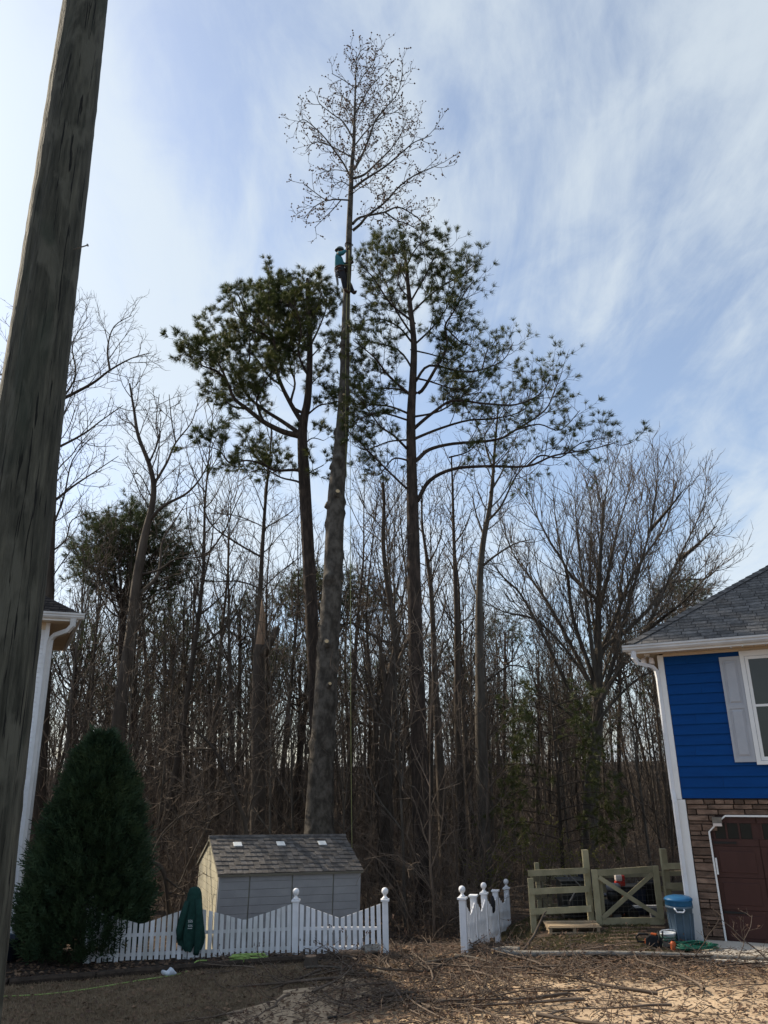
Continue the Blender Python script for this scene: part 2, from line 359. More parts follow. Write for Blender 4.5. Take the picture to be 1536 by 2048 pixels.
# ------------------------------------------------------------------ the blue house with the garage
Q = gp(1454, 1887); dA = math.radians(-64.2); dvec = Vector((-math.sin(dA), -math.cos(dA), 0))
c0 = Q - dvec*.54
HR = math.atan2(dvec.y, dvec.x)
bh = thing('blue_house', 'blue lap sided house with stone garage front and hipped charcoal roof', 'house', (c0.x, c0.y, 0), HR)
WX = 6.6
MB().box(.03, WX, .03, 8.5, 2.17, 5.24).build('wall', M['mortar'], bh); MB().box(.03, WX, .12, 8.5, 0, 2.168).build('wall', M['mortar'], bh); MB().box(.03, .50, .031, .119, 0, 2.168).build('wall_pier', M['mortar'], bh)
zb = np.linspace(2.46, 5.19, 15); rg0 = random.Random(2)
for i in range(14):          # lap boards, lower edge proud
    z0, z1 = zb[i], zb[i+1]+.012
    xs_ = [.11, rg0.uniform(.45, 1.05) if i % 3 == 1 else rg0.uniform(1.6, 2.4), rg0.uniform(3.6, 4.6), WX]
    for a_, b_ in zip(xs_[:-1], xs_[1:]):
        b_ = b_-.003; k_ = rg0.uniform(-.002, .002)
        MB().add([(a_, .026, z0), (a_, -.030+k_, z0), (a_, -.004+k_, z1), (a_, .026, z1), (b_, .026, z0), (b_, -.030+k_, z0), (b_, -.004+k_, z1), (b_, .026, z1)],
                 [(0, 1, 2, 3), (7, 6, 5, 4), (1, 5, 6, 2), (0, 4, 5, 1), (2, 6, 7, 3)]).build('siding_board', M['blue'], bh)
MB().box(-.01, .105, -.040, .1, 2.44, 5.20).build('corner_trim', M['trim'], bh, bev=.004)
MB().box(-.012, .16, -.050, .1, 0.0, 2.435).build('corner_trim', M['trim'], bh, bev=.004)
MB().box(.105, WX, -.046, .02, 5.165, 5.225).build('frieze_board', M['cream'], bh)
# stacked stone veneer: every stone a piece
rg = random.Random(11)
def stones(x0, x1, z0, z1, y=-.0):
    z = z0
    while z < z1-.02:
        h = min(rg.choice((.055, .07, .085, .10, .12, .14)), z1-z)
        if z1-z-h < .04: h = z1-z
        x = x0
        while x < x1-.01:
            w = rg.uniform(.14, .46)
            if x1-x-w < .10: w = x1-x
            d = rg.uniform(.010, .042)
            mb = MB(); j = lambda s=.006: rg.uniform(-s, s)
            a, b, c, e = x+.005, x+w-.005, z+.005, z+h-.005
            mb.add([(a, .03, c), (b, .03, c), (b, .03, e), (a, .03, e), (a+.006+j(), -d+j(), c+.005+j(.003)), (b-.006+j(), -d+j(), c+.005+j(.003)), (b-.006+j(), -d+j(), e-.005+j(.003)), (a+.006+j(), -d+j(), e-.005+j(.003))],
                   [(4, 5, 6, 7), (0, 1, 5, 4), (1, 2, 6, 5), (2, 3, 7, 6), (3, 0, 4, 7)]).build('stone', M['stone'], bh)
            x += w
        z += h
stones(.165, .515, 0, 1.88); stones(.165, .66, 1.88, 2.16); stones(.165, 3.1, 2.165, 2.44)
# garage door (set back), sections, windows, strap hinges
gd = link('garage_door', MB().box(.50, 3.0, .06, .09, .0, 2.16).mesh('garage_door', M['gdoor']), bh)
for k in range(4):
    za, zc = .02+k*.535, .02+k*.535+.527
    for i in range(3):
        xa = .53+i*.82; xb = xa+.80
        if k < 3:
            MB().box(xa, xb, .030, .058, za, zc).build('door_panel', M['gdoor'], gd)
            MB().box(xa+.09, xb-.09, .018, .032, za+.08, zc-.08).build('raised_panel', M['gdoor'], gd, bev=.008)
        else:
            MB().box(xa, xb, .030, .058, za, za+.12).build('door_panel', M['gdoor'], gd)
            MB().box(xa, xb, .030, .058, zc-.13, zc).build('door_panel', M['gdoor'], gd)
            for p in range(3):
                xl = xa+.22*p+.08
                MB().box(xl, xl+.19, .040, .056, za+.125, zc-.135).build('window_pane', M['glass'], gd)
                MB().box(xl-.035, xl-.004, .026, .058, za+.122, zc-.132).build('muntin', M['gdoor'], gd)
for zz in (.51, 1.68):
    MB().prism([(.56, zz-.022), (.90, zz-.012), (.935, zz-.026), (.965, zz), (.935, zz+.026), (.90, zz+.012), (.56, zz+.022)], .006, .017).build('strap_hinge', M['black'], gd)
# white trim round the door opening with clipped corner
tp = [(.535, 0), (.51, 1.87), (.68, 2.03), (.83, 2.15), (3.0, 2.15)]
MB().tube([(x, -.03, z) for x, z in tp], .022, 4).build('door_trim', M['trim'], bh)
MB().box(.545, .575, -.045, .0, 1.14, 1.42).build('trim_patch', M['trim'], bh)
sc = MB().box(.60, .76, -.14, -.03, 2.03, 2.13).build('wall_lamp', M['steel'], bh)
MB().box(.605, .755, -.145, -.025, 1.975, 2.026).build('lamp_shade', M['pale'], sc)
# shutter and window
sh = MB().box(1.145, 1.515, -.052, -.012, 3.10, 5.07).build('shutter', M['shutter'], bh)
for (za, zc) in ((3.19, 4.07), (4.17, 4.99)):
    for (xa, xb, ya, yb) in ((1.20, 1.215, za, zc), (1.445, 1.46, za, zc)):
        MB().box(xa, xb, -.060, -.050, ya, yb).build('shutter_bead', M['shutter'], sh)
    MB().add([(1.225, -.050, za+.01), (1.435, -.050, za+.01), (1.435, -.050, zc-.01), (1.225, -.050, zc-.01), (1.25, -.068, za+.05), (1.41, -.068, za+.05), (1.41, -.068, zc-.05), (1.25, -.068, zc-.05)],
             [(4, 5, 6, 7), (0, 1, 5, 4), (1, 2, 6, 5), (2, 3, 7, 6), (3, 0, 4, 7)]).build('raised_panel', M['shutter'], sh)
for (xa, xb, za, zc) in ((1.145, 1.196, 3.10, 5.07), (1.464, 1.515, 3.10, 5.07), (1.196, 1.464, 3.10, 3.175), (1.196, 1.464, 5.0, 5.07), (1.196, 1.464, 4.08, 4.16)):
    MB().box(xa, xb, -.066, -.0525, za, zc).build('shutter_rail', M['shutter'], sh)
wn = MB().box(1.66, 2.60, -.036, .03, 3.14, 5.04).build('window', M['glass'], bh)
for (xa, xb, za, zc, y0) in ((1.520, 1.60, 3.05, 5.16, -.075), (2.66, 2.74, 3.05, 5.16, -.075), (1.60, 2.66, 3.05, 3.12, -.075), (1.60, 2.66, 5.06, 5.16, -.075)):
    MB().box(xa, xb, y0, -.004, za, zc).build('window_casing', M['trim'], wn)
for (xa, xb, za, zc, y0) in ((1.605, 1.665, 3.125, 5.055, -.055), (2.595, 2.655, 3.125, 5.055, -.055), (1.665, 2.595, 3.125, 3.19, -.052), (1.665, 2.595, 5.0, 5.055, -.052), (1.665, 2.595, 4.10, 4.145, -.045)):
    MB().box(xa, xb, y0, .0, za, zc).build('sash', M['trim'], wn)
# soffit panels, fascia, gutters
OV = .45
for i in range(18):
    xa = -.44+i*.205
    MB().box(xa, xa+.197, -OV+.01, -.047 if xa > -.02 else 3.0, 5.228, 5.245).build('soffit_panel', M['cream'], bh)
MB().box(-.50, WX, -OV-.012, -OV+.008, 5.215, 5.38).build('fascia', M['trim'], bh)
MB().box(-.50, -.48, -OV+.009, 8.0, 5.215, 5.38).build('fascia', M['trim'], bh)
def gutter(pts, parent, name='gutter'):
    prof = [(0, .12), (0, 0), (.055, -.005), (.085, .035), (.082, .065), (.10, .085), (.10, .12), (.092, .12), (.07, .04), (.01, .01), (.01, .12)]
    a, b = Vector(pts[0]), Vector(pts[1]); t = (b-a).normalized(); o = Vector((t.y, -t.x, 0)); n = len(prof)
    vs = [p+o*q[0]+Vector((0, 0, q[1])) for p in (a, b) for q in prof]
    return MB().add(vs, [tuple(range(n)), tuple(range(2*n-1, n-1, -1))]+[(i, i+n, (i+1) % n+n, (i+1) % n) for i in range(n)]).build(name, M['gutter'], parent)
gutter([(-.60, -OV-.015, 5.262), (WX, -OV-.015, 5.262)], bh)
gutter([(-.505, 8.0, 5.262), (-.505, -OV-.02, 5.262)], bh)
pts = [(-.40, -OV-.05, 5.26), (-.40, -OV-.04, 5.12), (-.36, -OV+.03, 5.03), (-.12, -.12, 4.98), (-.06, -.05, 4.90), (-.045, -.03, 4.75), (-.045, -.03, 2.6), (-.03, -.085, 2.4), (-.03, -.085, .22), (-.06, -.11, .11), (-.16, -.16, .06), (-.28, -.22, .04)]
MB().tube(pts, .047, 4, 1.2, (1, 1, 0)).build('downspout', M['white'], bh)
fl = MB().box(-.24, -.14, -.16, -.08, 5.195, 5.227).build('flood_light', M['trim'], bh)
for sx in (-1, 1):
    MB().lathe([(.03, .05), (.045, .03), (.055, -.03), (.06, -.07), (.05, -.075)], 12, (-.19+sx*.075, -.14, 5.10)).build('lamp_head', M['pale'], fl, True)
    MB().tube([(-.19, -.12, 5.20), (-.19+sx*.075, -.13, 5.14)], .012, 6).build('lamp_arm', M['gutter'], fl)
# hip roof with shingles
PT = .66; ex0, ey0, ez0 = -.53, -OV-.03, 5.385
RP = Vector((ex0+4.55, ey0+4.55, ez0+4.55*PT))
rf = MB().add([(ex0, ey0, ez0-.02), (WX+.3, ey0, ez0-.02), (WX+.3, RP.y, RP.z-.02), (RP.x, RP.y, RP.z-.02), (ex0, 8.6, ez0-.02), (RP.x, 8.6, RP.z-.02), (WX+.3, 8.6, ez0-.3)],
              [(0, 1, 2, 3), (0, 3, 5, 4)]).build('roof', M['roofbase'], bh)
sl = math.sqrt(1+PT*PT); exs = .142/sl        # plan advance per course
pa = math.atan(PT)
for c in range(30):
    t = c*exs; off = (c % 2)*.15 + (c*.37 % 1)*.1
    x = ex0+t+.02-off; xend = 4.3
    while x < xend:
        w = .285
        xa = max(x, ex0+t+.05); xb = x+w
        if xb-xa > .05:
            y0 = ey0+t; z0 = ez0+t*PT; d = rg.uniform(.0, .006)
            hi = .150/sl
            o = MB().add([(xa, y0, z0+.004), (xb, y0, z0+.004), (xb, y0+hi, z0+hi*PT+.002), (xa if xa > x else xa, y0+hi, z0+hi*PT+.002), (xa, y0, z0+.016+d), (xb, y0, z0+.016+d), (xb, y0+hi, z0+hi*PT+.006), (xa, y0+hi, z0+hi*PT+.006)],
                         [(4, 5, 6, 7), (0, 1, 5, 4), (1, 2, 6, 5), (3, 0, 4, 7)]).build('shingle', M['shingle'], rf)
        x += w+.012
for k in range(27):
    t = k*.15
    a = Vector((ex0+t, ey0+t, ez0+t*PT+.012)); b = Vector((ex0+t+.19, ey0+t+.19, ez0+(t+.19)*PT+.012))
    MB().add([a+Vector((.15, -.015, .030-.01)), a+Vector((0, 0, .045)), a+Vector((-.015, .15, .02)), b+Vector((.15, -.015, .006)), b+Vector((0, 0, .026)), b+Vector((-.015, .15, .006)), a+Vector((.15, -.015, 0)), a+Vector((-.015, .15, 0))],
             [(0, 1, 4, 3), (1, 2, 5, 4), (6, 7, 2, 1, 0)]).build('hip_shingle', M['shingle'], rf)
ap = tag(MB().box(.2, 4.2, -1.55, .0, -.05, .045).build('garage_apron', M['apron']), kind='structure')
ap.location = (c0.x, c0.y, 0); ap.rotation_euler = (0, 0, HR)

# ------------------------------------------------------------------ the white house behind the pole
LC = at(100, 1246, 16.6); LR = math.radians(25.7)
wh = thing('white_house', 'white vinyl sided house corner with grey gutter, behind the utility pole', 'house', (LC.x, LC.y, 0), LR)
LZ = LC.z
MB().box(-8, -.02, .02, 4.3, -.6, LZ).build('wall', M['mortar'], wh)
n = int((LZ-.1)/.102)
for i in range(n):
    z0 = .1+i*.102; z1 = z0+.106
    MB().add([(-6, .018, z0), (-6, -.020, z0), (-6, -.004, z1), (-6, .018, z1), (-.075, .018, z0), (-.075, -.020, z0), (-.075, -.004, z1), (-.075, .018, z1)],
             [(3, 2, 1, 0), (4, 5, 6, 7), (1, 2, 6, 5), (0, 1, 5, 4), (2, 3, 7, 6)][0:5]).build('siding_board', M['white'], wh)
MB().box(-.075, .012, -.030, .09, -.3, LZ-.002).build('corner_trim', M['white'], wh)
MB().box(-6, -.075, -.034, .0, LZ-.16, LZ-.002).build('frieze_board', M['cream'], wh)
MB().box(-6, .52, -.46, -.031, LZ+.002, LZ+.02).build('soffit', M['cream'], wh)
for i in range(6):
    MB().box(.013, .52, .0+i*.72, .71+i*.72, LZ+.002, LZ+.02).build('soffit_panel', M['cream'], wh)
MB().box(-6, .545, -.48, -.462, LZ-.02, LZ+.15).build('fascia', M['trim'], wh)
MB().box(.525, .545, -.458, 4.6, LZ-.02, LZ+.15).build('fascia', M['trim'], wh)
gutter([(-6, -.485, LZ+.03), (.66, -.485, LZ+.03)], wh); gutter([(.55, -.47, LZ+.03), (.55, 4.6, LZ+.03)], wh)
MB().tube([(.44, -.53, LZ+.03), (.44, -.52, LZ-.12), (.36, -.44, LZ-.22), (.13, -.14, LZ-.28), (.055, -.075, LZ-.36), (.045, -.065, LZ-.5), (.045, -.065, .3), (.06, -.1, .15), (.15, -.3, .08)], .055, 4, 1.2, (1, 1, 0)).build('downspout', M['gutter'], wh)
wr = MB().add([(-6, -.5, LZ+.15), (.57, -.5, LZ+.15), (-2.9, 2.97, LZ+2.45), (-6, 2.97, LZ+2.45), (.57, 4.7, LZ+.15), (-2.9, 4.7, LZ+2.45)], [(0, 1, 2, 3), (1, 4, 5, 2)]).build('roof', M['dark_shingle'], wh)
for c in range(16):
    t = c*.12; pw = .66
    for k in range(7):
        xb = .58-t*1.0-.02-k*.30; y0 = -.51+t; z0 = LZ+.152+t*pw
        MB().add([(xb-.29, y0, z0+.016), (xb, y0, z0+.016), (xb-.11*(k == 0), y0+.125, z0+.125*pw+.006), (xb-.29, y0+.125, z0+.125*pw+.006), (xb-.29, y0, z0), (xb, y0, z0)], [(0, 1, 2, 3), (4, 5, 1, 0)]).build('shingle', M['dark_shingle'], wr)

# ================================================================== OBJECTS IN THE YARD
# ------------------------------------------------------------------ utility pole
pb = Vector((-1.765, 3.5, gzf(-1.765, 3.5)))
up = thing('utility_pole', 'weathered round wooden utility pole with a nail, close beside the lawn', 'pole', pb)
rs2 = np.random.RandomState(3)
vs_ = []; NP = 64; zsr = np.linspace(-.3, 9.6, 160)
gro = rs2.rand(NP)
for z in zsr:
    wz = z+pb.z; R = .196-.0135*(wz-1.0)*.75; cx = -.0072*(wz-1.6)
    for k in range(NP):
        a = 2*math.pi*k/NP
        r = R*(1+.016*math.sin(5*a+z*.55)+.012*math.sin(9*a-z*.9)+.012*math.sin(2*a+z*2.3)+(-.045 if gro[k] > .80 and math.sin(z*1.3+gro[k]*40) > -.2 else 0)+.006*rs2.randn())
        vs_.append((cx+r*math.cos(a), r*math.sin(a), z))
fs_ = [(i*NP+k, i*NP+(k+1) % NP, (i+1)*NP+(k+1) % NP, (i+1)*NP+k) for i in range(len(zsr)-1) for k in range(NP)]
MB().add(vs_, fs_).build('shaft', M['pole'], up, True)
n0 = at(147, 499, 3.42)-pb; n1 = at(176, 490, 3.40)-pb
nl = MB().tube([n0, n1], .0035, 6).build('nail', M['steel'], up)
MB().tube([n1-(n1-n0).normalized()*.004, n1], .008, 8).build('nail_head', M['steel'], nl)
# small tag nailed to the pole
tg = at(-1, 1515, 3.5)-pb
MB().box(-.03, .03, -.012, .0, -.06, .06, Matrix.Translation(Vector((-.035, -.19, tg.z)))).build('tag_plate', M['pale'], up)

# ------------------------------------------------------------------ picket fences
def post(parent, x, y, z, h, fin=True, w=.105, rot=0):
    m = Matrix.Translation((x, y, z)) @ Matrix.Rotation(rot, 4, 'Z')
    p = MB().box(-w/2, w/2, -w/2, w/2, -.15, h, m).build('post', M['white'], parent, bev=.004)
    MB().box(-w/2-.024, w/2+.024, -w/2-.024, w/2+.024, h+.001, h+.036, m).build('post_cap', M['white'], p, bev=.006)
    if fin:
        mb = MB().lathe([(.050, .037), (.058, .045), (.045, .062), (.030, .075), (.024, .095), (.030, .107), (.045, .118), (.056, .138), (.060, .162), (.056, .186), (.042, .207), (.022, .219), (.004, .223)], 18, (0, 0, h))
        mb.v = [tuple(m @ Vector(q)) for q in mb.v]
        mb.build('ball_finial', M['white'], p, True)
    return p
def pickets(parent, A, B, n, hi, lo, za, zb_, mat_, w=.068, side=-1, th=.018):
    A = Vector(A); B = Vector(B); d = (B-A).to_2d(); L = d.length; d = d.normalized(); a = math.atan2(d.y, d.x); up_ = 0
    for i in range(n):
        t = (i+.5)/n; x = A.x+(B.x-A.x)*t; y = A.y+(B.y-A.y)*t; z = za+(zb_-za)*t
        def top(tt): return lo+(hi-lo)*abs(2*tt-1)
        tw = w/L/2
        h0, h1 = top(t-tw), top(t+tw)
        m = Matrix.Translation((x, y, z)) @ Matrix.Rotation(a, 4, 'Z') @ Matrix.Rotation(rg.gauss(0, .008), 4, 'Y')
        y0 = side*.020-.001; g = rg.uniform(.03, .06); mb = MB()
        mb.prism([(-w/2, g), (w/2, g), (w/2, h1), (-w/2, h0)], y0-th, y0)
        mb.v = [tuple(m @ Vector(q)) for q in mb.v]
        mb.build('picket', mat_, parent)
    for f in (.22, .72):
        mb = MB(); zz = lo*f
        m = Matrix.Translation((A.x, A.y, za)) @ Matrix.Rotation(a, 4, 'Z')
        mb.add([m @ Vector(q) for q in ((.03, -.018, zz-.025), (.03, .018, zz-.025), (.03, .018, zz+.025), (.03, -.018, zz+.025))] +
               [m @ Vector((L-.03, q[0], q[1]+(zb_-za))) for q in ((-.018, zz-.025), (.018, zz-.025), (.018, zz+.025), (-.018, zz+.025))],
               [(0, 1, 2, 3), (7, 6, 5, 4), (0, 4, 5, 1), (1, 5, 6, 2), (2, 6, 7, 3), (3, 7, 4, 0)]).build('rail', mat_, parent)
pB = gp(590, 1912); pC = gp(772, 1912); pJ = gp(382, 1921); pA = pJ+(pJ-pB)*.98
pf = thing('picket_fence', 'long white scalloped picket fence in front of the shed, with ball topped posts', 'fence', (0, 0, 0))
for q in (pB, pC): post(pf, q.x, q.y, 0, .865)
post(pf, pJ.x, pJ.y, 0, .865); post(pf, pA.x, pA.y, 0, .865)
def inset(a, b, s=.06):
    d = (b-a).normalized(); return a+d*s, b-d*s
for (a, b, n, mt) in ((pA, pJ, 17, M['white_dirty']), (pJ, pB, 17, M['white_dirty']), (pB, pC, 14, M['white'])):
    a, b = inset(a, b); pickets(pf, a, b, n, .835, .60, 0, 0, mt)
r0 = gp(930, 1908); r1 = at(1018, 1860, 20.0)
rfz = lambda t: (r0.z+.0)*(1-t)+(r1.z)*t
rfc = thing('picket_fence', 'short white picket fence running back to the wood, posts alternating balls and flat caps', 'fence', (0, 0, 0))
ra = math.atan2(r1.y-r0.y, r1.x-r0.x)
tt = [0, .2, .42, .69, 1.0]
for i in range(5):
    q = r0.lerp(r1, tt[i]); post(rfc, q.x, q.y, rfz(tt[i]), .865, i % 2 == 0, .115, ra)
    if i < 4:
        q2 = r0.lerp(r1, tt[i+1]); a, b = inset(q, q2, .065)
        pickets(rfc, a, b, 8 if i else 7, .80, .58, rfz(tt[i]), rfz(tt[i+1]), M['white'], side=-1, w=.085)
gc = at(987, 1808, 17.9)                     # dark rag on the fence
mb = MB().ball((0, 0, 0), .10, 12, 8, (.55, .8, 1.7))
mb.v = [(x*(1+.15*math.sin(z*40)), y, z) for x, y, z in mb.v]
o = tag(mb.build('cloth', M['darkfab'], smooth=True), 'dark cloth hung over the short white picket fence', 'cloth'); o.location = gc+Vector((-.02, -.04, 0))

# ------------------------------------------------------------------ green jacket over the fence post
jk = thing('jacket', 'dark green hooded jacket draped over a picket fence post', 'jacket', (pJ.x, pJ.y, 0))
rows = [(1.165, .02, .02, 0), (1.16, .06, .055, 0), (1.13, .095, .08, .0), (1.06, .125, .10, .0), (.96, .135, .112, .005), (.86, .14, .118, .005), (.76, .16, .12, .0), (.66, .19, .125, -.01), (.56, .215, .13, -.02), (.46, .235, .132, -.03), (.36, .238, .135, -.03), (.27, .215, .13, -.02), (.20, .165, .12, -.005)]
NJ = 48; vs_ = []
for i, (z, rx, ry, cx) in enumerate(rows):
    f = min(1, max(0, (1.1-z)/.8))
    for k in range(NJ):
        a = 2*math.pi*k/NJ
        w = 1+f*(.10*math.sin(7*a+z*2.2)+.07*math.sin(12*a-z*3)+.04*math.sin(19*a))
        zz = z-(f*.05*math.sin(3*a+.6)+f*.02*math.sin(8*a) if i == len(rows)-1 else 0)
        vs_.append((cx+rx*w*math.cos(a), -.03*f+ry*w*math.sin(a), zz))
fs_ = [(i*NJ+k, (i+1)*NJ+k, (i+1)*NJ+(k+1) % NJ, i*NJ+(k+1) % NJ) for i in range(len(rows)-1) for k in range(NJ)]+[tuple(range(NJ))]
MB().add(vs_, fs_).build('body', M['jacket'], jk, True)
MB().tube([(.10, -.10, .98), (.13, -.145, .80), (.145, -.17, .55), (.15, -.175, .36), (.13, -.165, .20), (.115, -.16, .12)], [.06, .062, .062, .06, .055, .05], 12, .75).build('sleeve', M['jacket'], jk, True)
MB().tube([(-.10, -.09, .95), (-.155, -.13, .72), (-.20, -.14, .50), (-.19, -.14, .36)], [.05, .058, .06, .05], 12, .75).build('sleeve', M['jacket'], jk, True)
pr = MB()
for (x, z) in ((0, 0), (.026, .004), (.054, 0)):
    for (dx, dz, w, h) in ((0, .02, .016, .004), (-.007, .012, .004, .016), (0, .002, .016, .004), (.007, -.008, .004, .016), (0, -.018, .016, .004)):
        pr.box(-.035+x+dx-w/2, -.035+x+dx+w/2, -.176, -.170, .64+z+dz-h/2, .64+z+dz+h/2)
        pr.box(-.032+x+dx-w/2, -.032+x+dx+w/2, -.180, -.174, .57+z+dz*.8-h/2, .57+z+dz*.8+h/2)
pr.box(-.045, .03, -.182, -.176, .528, .534)
pr.build('printed_lettering', M['print'], jk)

# ------------------------------------------------------------------ shed
SA = math.radians(23); sc_ = at(433, 1749, 17.9)
SH = 1.62; sd = thing('garden_shed', 'tan resin garden shed with dark shingled gable roof behind the picket fence', 'shed', (sc_.x, sc_.y, sc_.z-SH), 0)
sd.rotation_euler = Euler((0, math.radians(2.2), SA), 'XYZ')
W_, DP = 3.24, 2.45; RZ = SH+.60
MB().prism([(0, -.12), (DP, -.12), (DP, SH), (DP/2, RZ), (0, SH)], 0, W_)
core = MB(); core.add([(.01, .01, -.12), (W_-.01, .01, -.12), (W_-.01, DP-.01, -.12), (.01, DP-.01, -.12), (.01, .01, SH), (W_-.01, .01, SH), (W_-.01, DP-.01, SH), (.01, DP-.01, SH), (.01, DP/2, RZ-.02), (W_-.01, DP/2, RZ-.02)],
    [(0, 1, 5, 4), (1, 2, 6, 9, 5), (2, 3, 7, 6), (3, 0, 4, 8, 7), (4, 5, 9, 8), (6, 7, 8, 9)]).build('wall', M['shedgroove'], sd)
nb = 11; bhgt = (SH+.1)/nb
for r in range(nb):
    for (xa, xb) in ((.05, .66), (.68, 1.62), (1.64, 2.58), (2.60, W_-.05)):
        z0 = -.1+r*bhgt
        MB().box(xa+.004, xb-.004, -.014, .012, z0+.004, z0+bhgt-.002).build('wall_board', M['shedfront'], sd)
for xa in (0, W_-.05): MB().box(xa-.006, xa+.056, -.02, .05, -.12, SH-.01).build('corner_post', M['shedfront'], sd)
for r in range(nb+4):
    z0 = -.1+r*bhgt+.006; z1 = z0+bhgt-.01
    if z0 > RZ-.12: break
    def lim(z): return .05 if z <= SH else .05+(z-SH)/.60*DP/2
    for s in range(3):
        a0, a1 = lim(z0), lim(min(z1, RZ-.04)); b0, b1 = DP-a0, DP-a1
        cut = [(0, .42), (.42, .78), (.78, 1)][s]
        q = [a0+(b0-a0)*cut[0]+.004, a0+(b0-a0)*cut[1]-.004, a1+(b1-a1)*cut[1]-.004, a1+(b1-a1)*cut[0]+.004]
        MB().add([(-.014, q[0], z0), (-.014, q[1], z0), (-.014, q[2], z1), (-.014, q[3], z1), (.012, q[0], z0), (.012, q[1], z0), (.012, q[2], z1), (.012, q[3], z1)],
                 [(3, 2, 1, 0), (0, 1, 5, 4), (1, 2, 6, 5), (2, 3, 7, 6), (3, 0, 4, 7)]).build('wall_board', M['shedwall'], sd)
for k in range(4): MB().box(-.03, -.012, DP/2-.10+.018*k, DP/2+.10-.018*k, RZ-.30+.04*k, RZ-.28+.04*k).build('vent_louvre', M['shedwall'], sd)
# roof: base slab each side and rows of tabs on the front slope
rfm = link('roof', None, sd)
ov = .09; hyp = math.hypot(DP/2, .60); sa_ = math.atan2(.60, DP/2)
for s in (0, 1):
    m = Matrix.Translation((0, DP/2, RZ+.01)) @ (Matrix.Rotation(math.pi*s, 4, 'Z')) @ Matrix.Rotation(sa_, 4, 'X')
    x0, x1 = (-.05, W_+.05) if s == 0 else (-W_-.05, .05)
    MB().box(x0, x1, -hyp-ov, 0, -.02, .03, m).build('roof_panel', M['shedgroove'], rfm)
tabm = {}
nr = 9; rl = (hyp+ov)/nr; wx = (W_+.10)/24
mF = Matrix.Translation((0, DP/2, RZ+.01)) @ Matrix.Rotation(sa_, 4, 'X')
mB = MB(); mB.add([(0, 0, .004), (wx-.006, 0, .004), (wx-.006, rl+.01, .002), (0, rl+.01, .002), (0, 0, .022), (wx-.006, 0, .022), (wx-.006, rl+.01, .010), (0, rl+.01, .010)], [(4, 5, 6, 7), (0, 1, 5, 4), (1, 2, 6, 5), (3, 0, 4, 7)])
tabme = mB.mesh('shingle', M['shedroof'])
for r in range(nr):
    for k in range(24):
        o = link('shingle', tabme, rfm); o.matrix_local = mF @ Matrix.Translation((-.05+k*wx, -hyp-ov+r*rl+.004*((k//8) % 2), .03+.003*((r*5+k*3) % 4)))
MB().tube([(-.06, DP/2, RZ+.05), (W_+.06, DP/2, RZ+.05)], .05, 6).build('ridge_cap', M['shedroof'], rfm)
for x in (.45, 1.47, 2.49):
    MB().box(x, x+.20, -.42, -.25, .055, .075, mF).build('skylight', M['skylight'], rfm, bev=.01)

# ------------------------------------------------------------------ treated lumber rail fence and gate
gy_ = 17.45
def board(parent, a, b, w, th, name='rail', flat_up=True, mt='wood'):
    a = Vector(a); b = Vector(b); t = (b-a).normalized(); s = t.cross(Vector((0, 0, 1)))
    s = s.normalized() if s.length > .01 else Vector((0, 1, 0))
    u = s.cross(t).normalized()
    vs = [p+s*sy_*th/2+u*su*w/2 for p in (a, b) for sy_, su in ((-1, -1), (1, -1), (1, 1), (-1, 1))]
    return MB().add(vs, [(0, 1, 2, 3), (7, 6, 5, 4), (0, 4, 5, 1), (1, 5, 6, 2), (2, 6, 7, 3), (3, 7, 4, 0)]).build(name, M[mt], parent)
rfn = thing('rail_fence', 'treated wood rail fence with wire mesh enclosing the back yard beside the gate', 'fence', (0, 0, 0))
def vpost(parent, x, y, h, w=.11, z=None):
    z = gzf(x, y) if z is None else z
    return MB().box(x-w/2, x+w/2, y-w/2, y+w/2, z-.3, z+h).build('post', M['wood'], parent, bev=.004)
XL, XG0, XG1 = 2.90, 4.12, 5.62
vpost(rfn, XL, gy_+.02, 1.02); vpost(rfn, XG0-.02, gy_+.07, 1.40, .12); vpost(rfn, XG1+.10, gy_-.0, 1.40, .12)
for z in (.985, .64, .27):
    board(rfn, (XL-.05, gy_-.055, z), (XG0-.03, gy_-.055, z+.03), .115, .035)
board(rfn, (XL+.6, gy_-.055, -.02), (XG0-.03, gy_-.055, -.01), .10, .035)
for z in (1.07, .70, .30, -.02):
    board(rfn, (XG1+.04, gy_-.09, z), (6.75, gy_-.35, z+.04), .115, .035)
vpost(rfn, 6.75, gy_-.3, 1.1)
S0 = Vector((XL, gy_, 0)); S1 = Vector((4.35, 23.2, -.75)); S2 = Vector((10.0, 22.0, -.7))
for (a, b, nn) in ((S0, S1, 3), (S1, S2, 4)):
    for i in range(1, nn+1):
        q = a.lerp(b, i/nn); vpost(rfn, q.x, q.y, 1.1, .1, gzf(q.x, q.y))
    for z in (1.0, .64, .28):
        board(rfn, a+Vector((.03, .06, z-.0+(gzf(a.x, a.y)-a.z))), b+Vector((.0, 0, z+gzf(b.x, b.y)-b.z)), .12, .035)
wm = MB()
for i in range(12): wm.tube([(XL+.03+i*.1, gy_-.028, .02), (XL+.03+i*.1, gy_-.028, .98)], .0022, 3)
for i in range(10): wm.tube([(XL, gy_-.028, .04+i*.1), (XG0-.1, gy_-.028, .06+i*.1)], .0022, 3)
tag(wm.build('wire_mesh', M['wire'], rfn), kind='stuff')
gt = thing('gate', 'treated wood gate with diagonal cross braces beside the blue house', 'gate', (XG0, gy_-.10, 0))
GW = XG1-XG0-.10; zt = 1.04
MB().box(.03, .15, -.05, .0, .0, zt).build('stile', M['wood'], gt); MB().box(GW-.10, GW+.02, -.05, .0, .02, zt+.05).build('stile', M['wood'], gt)
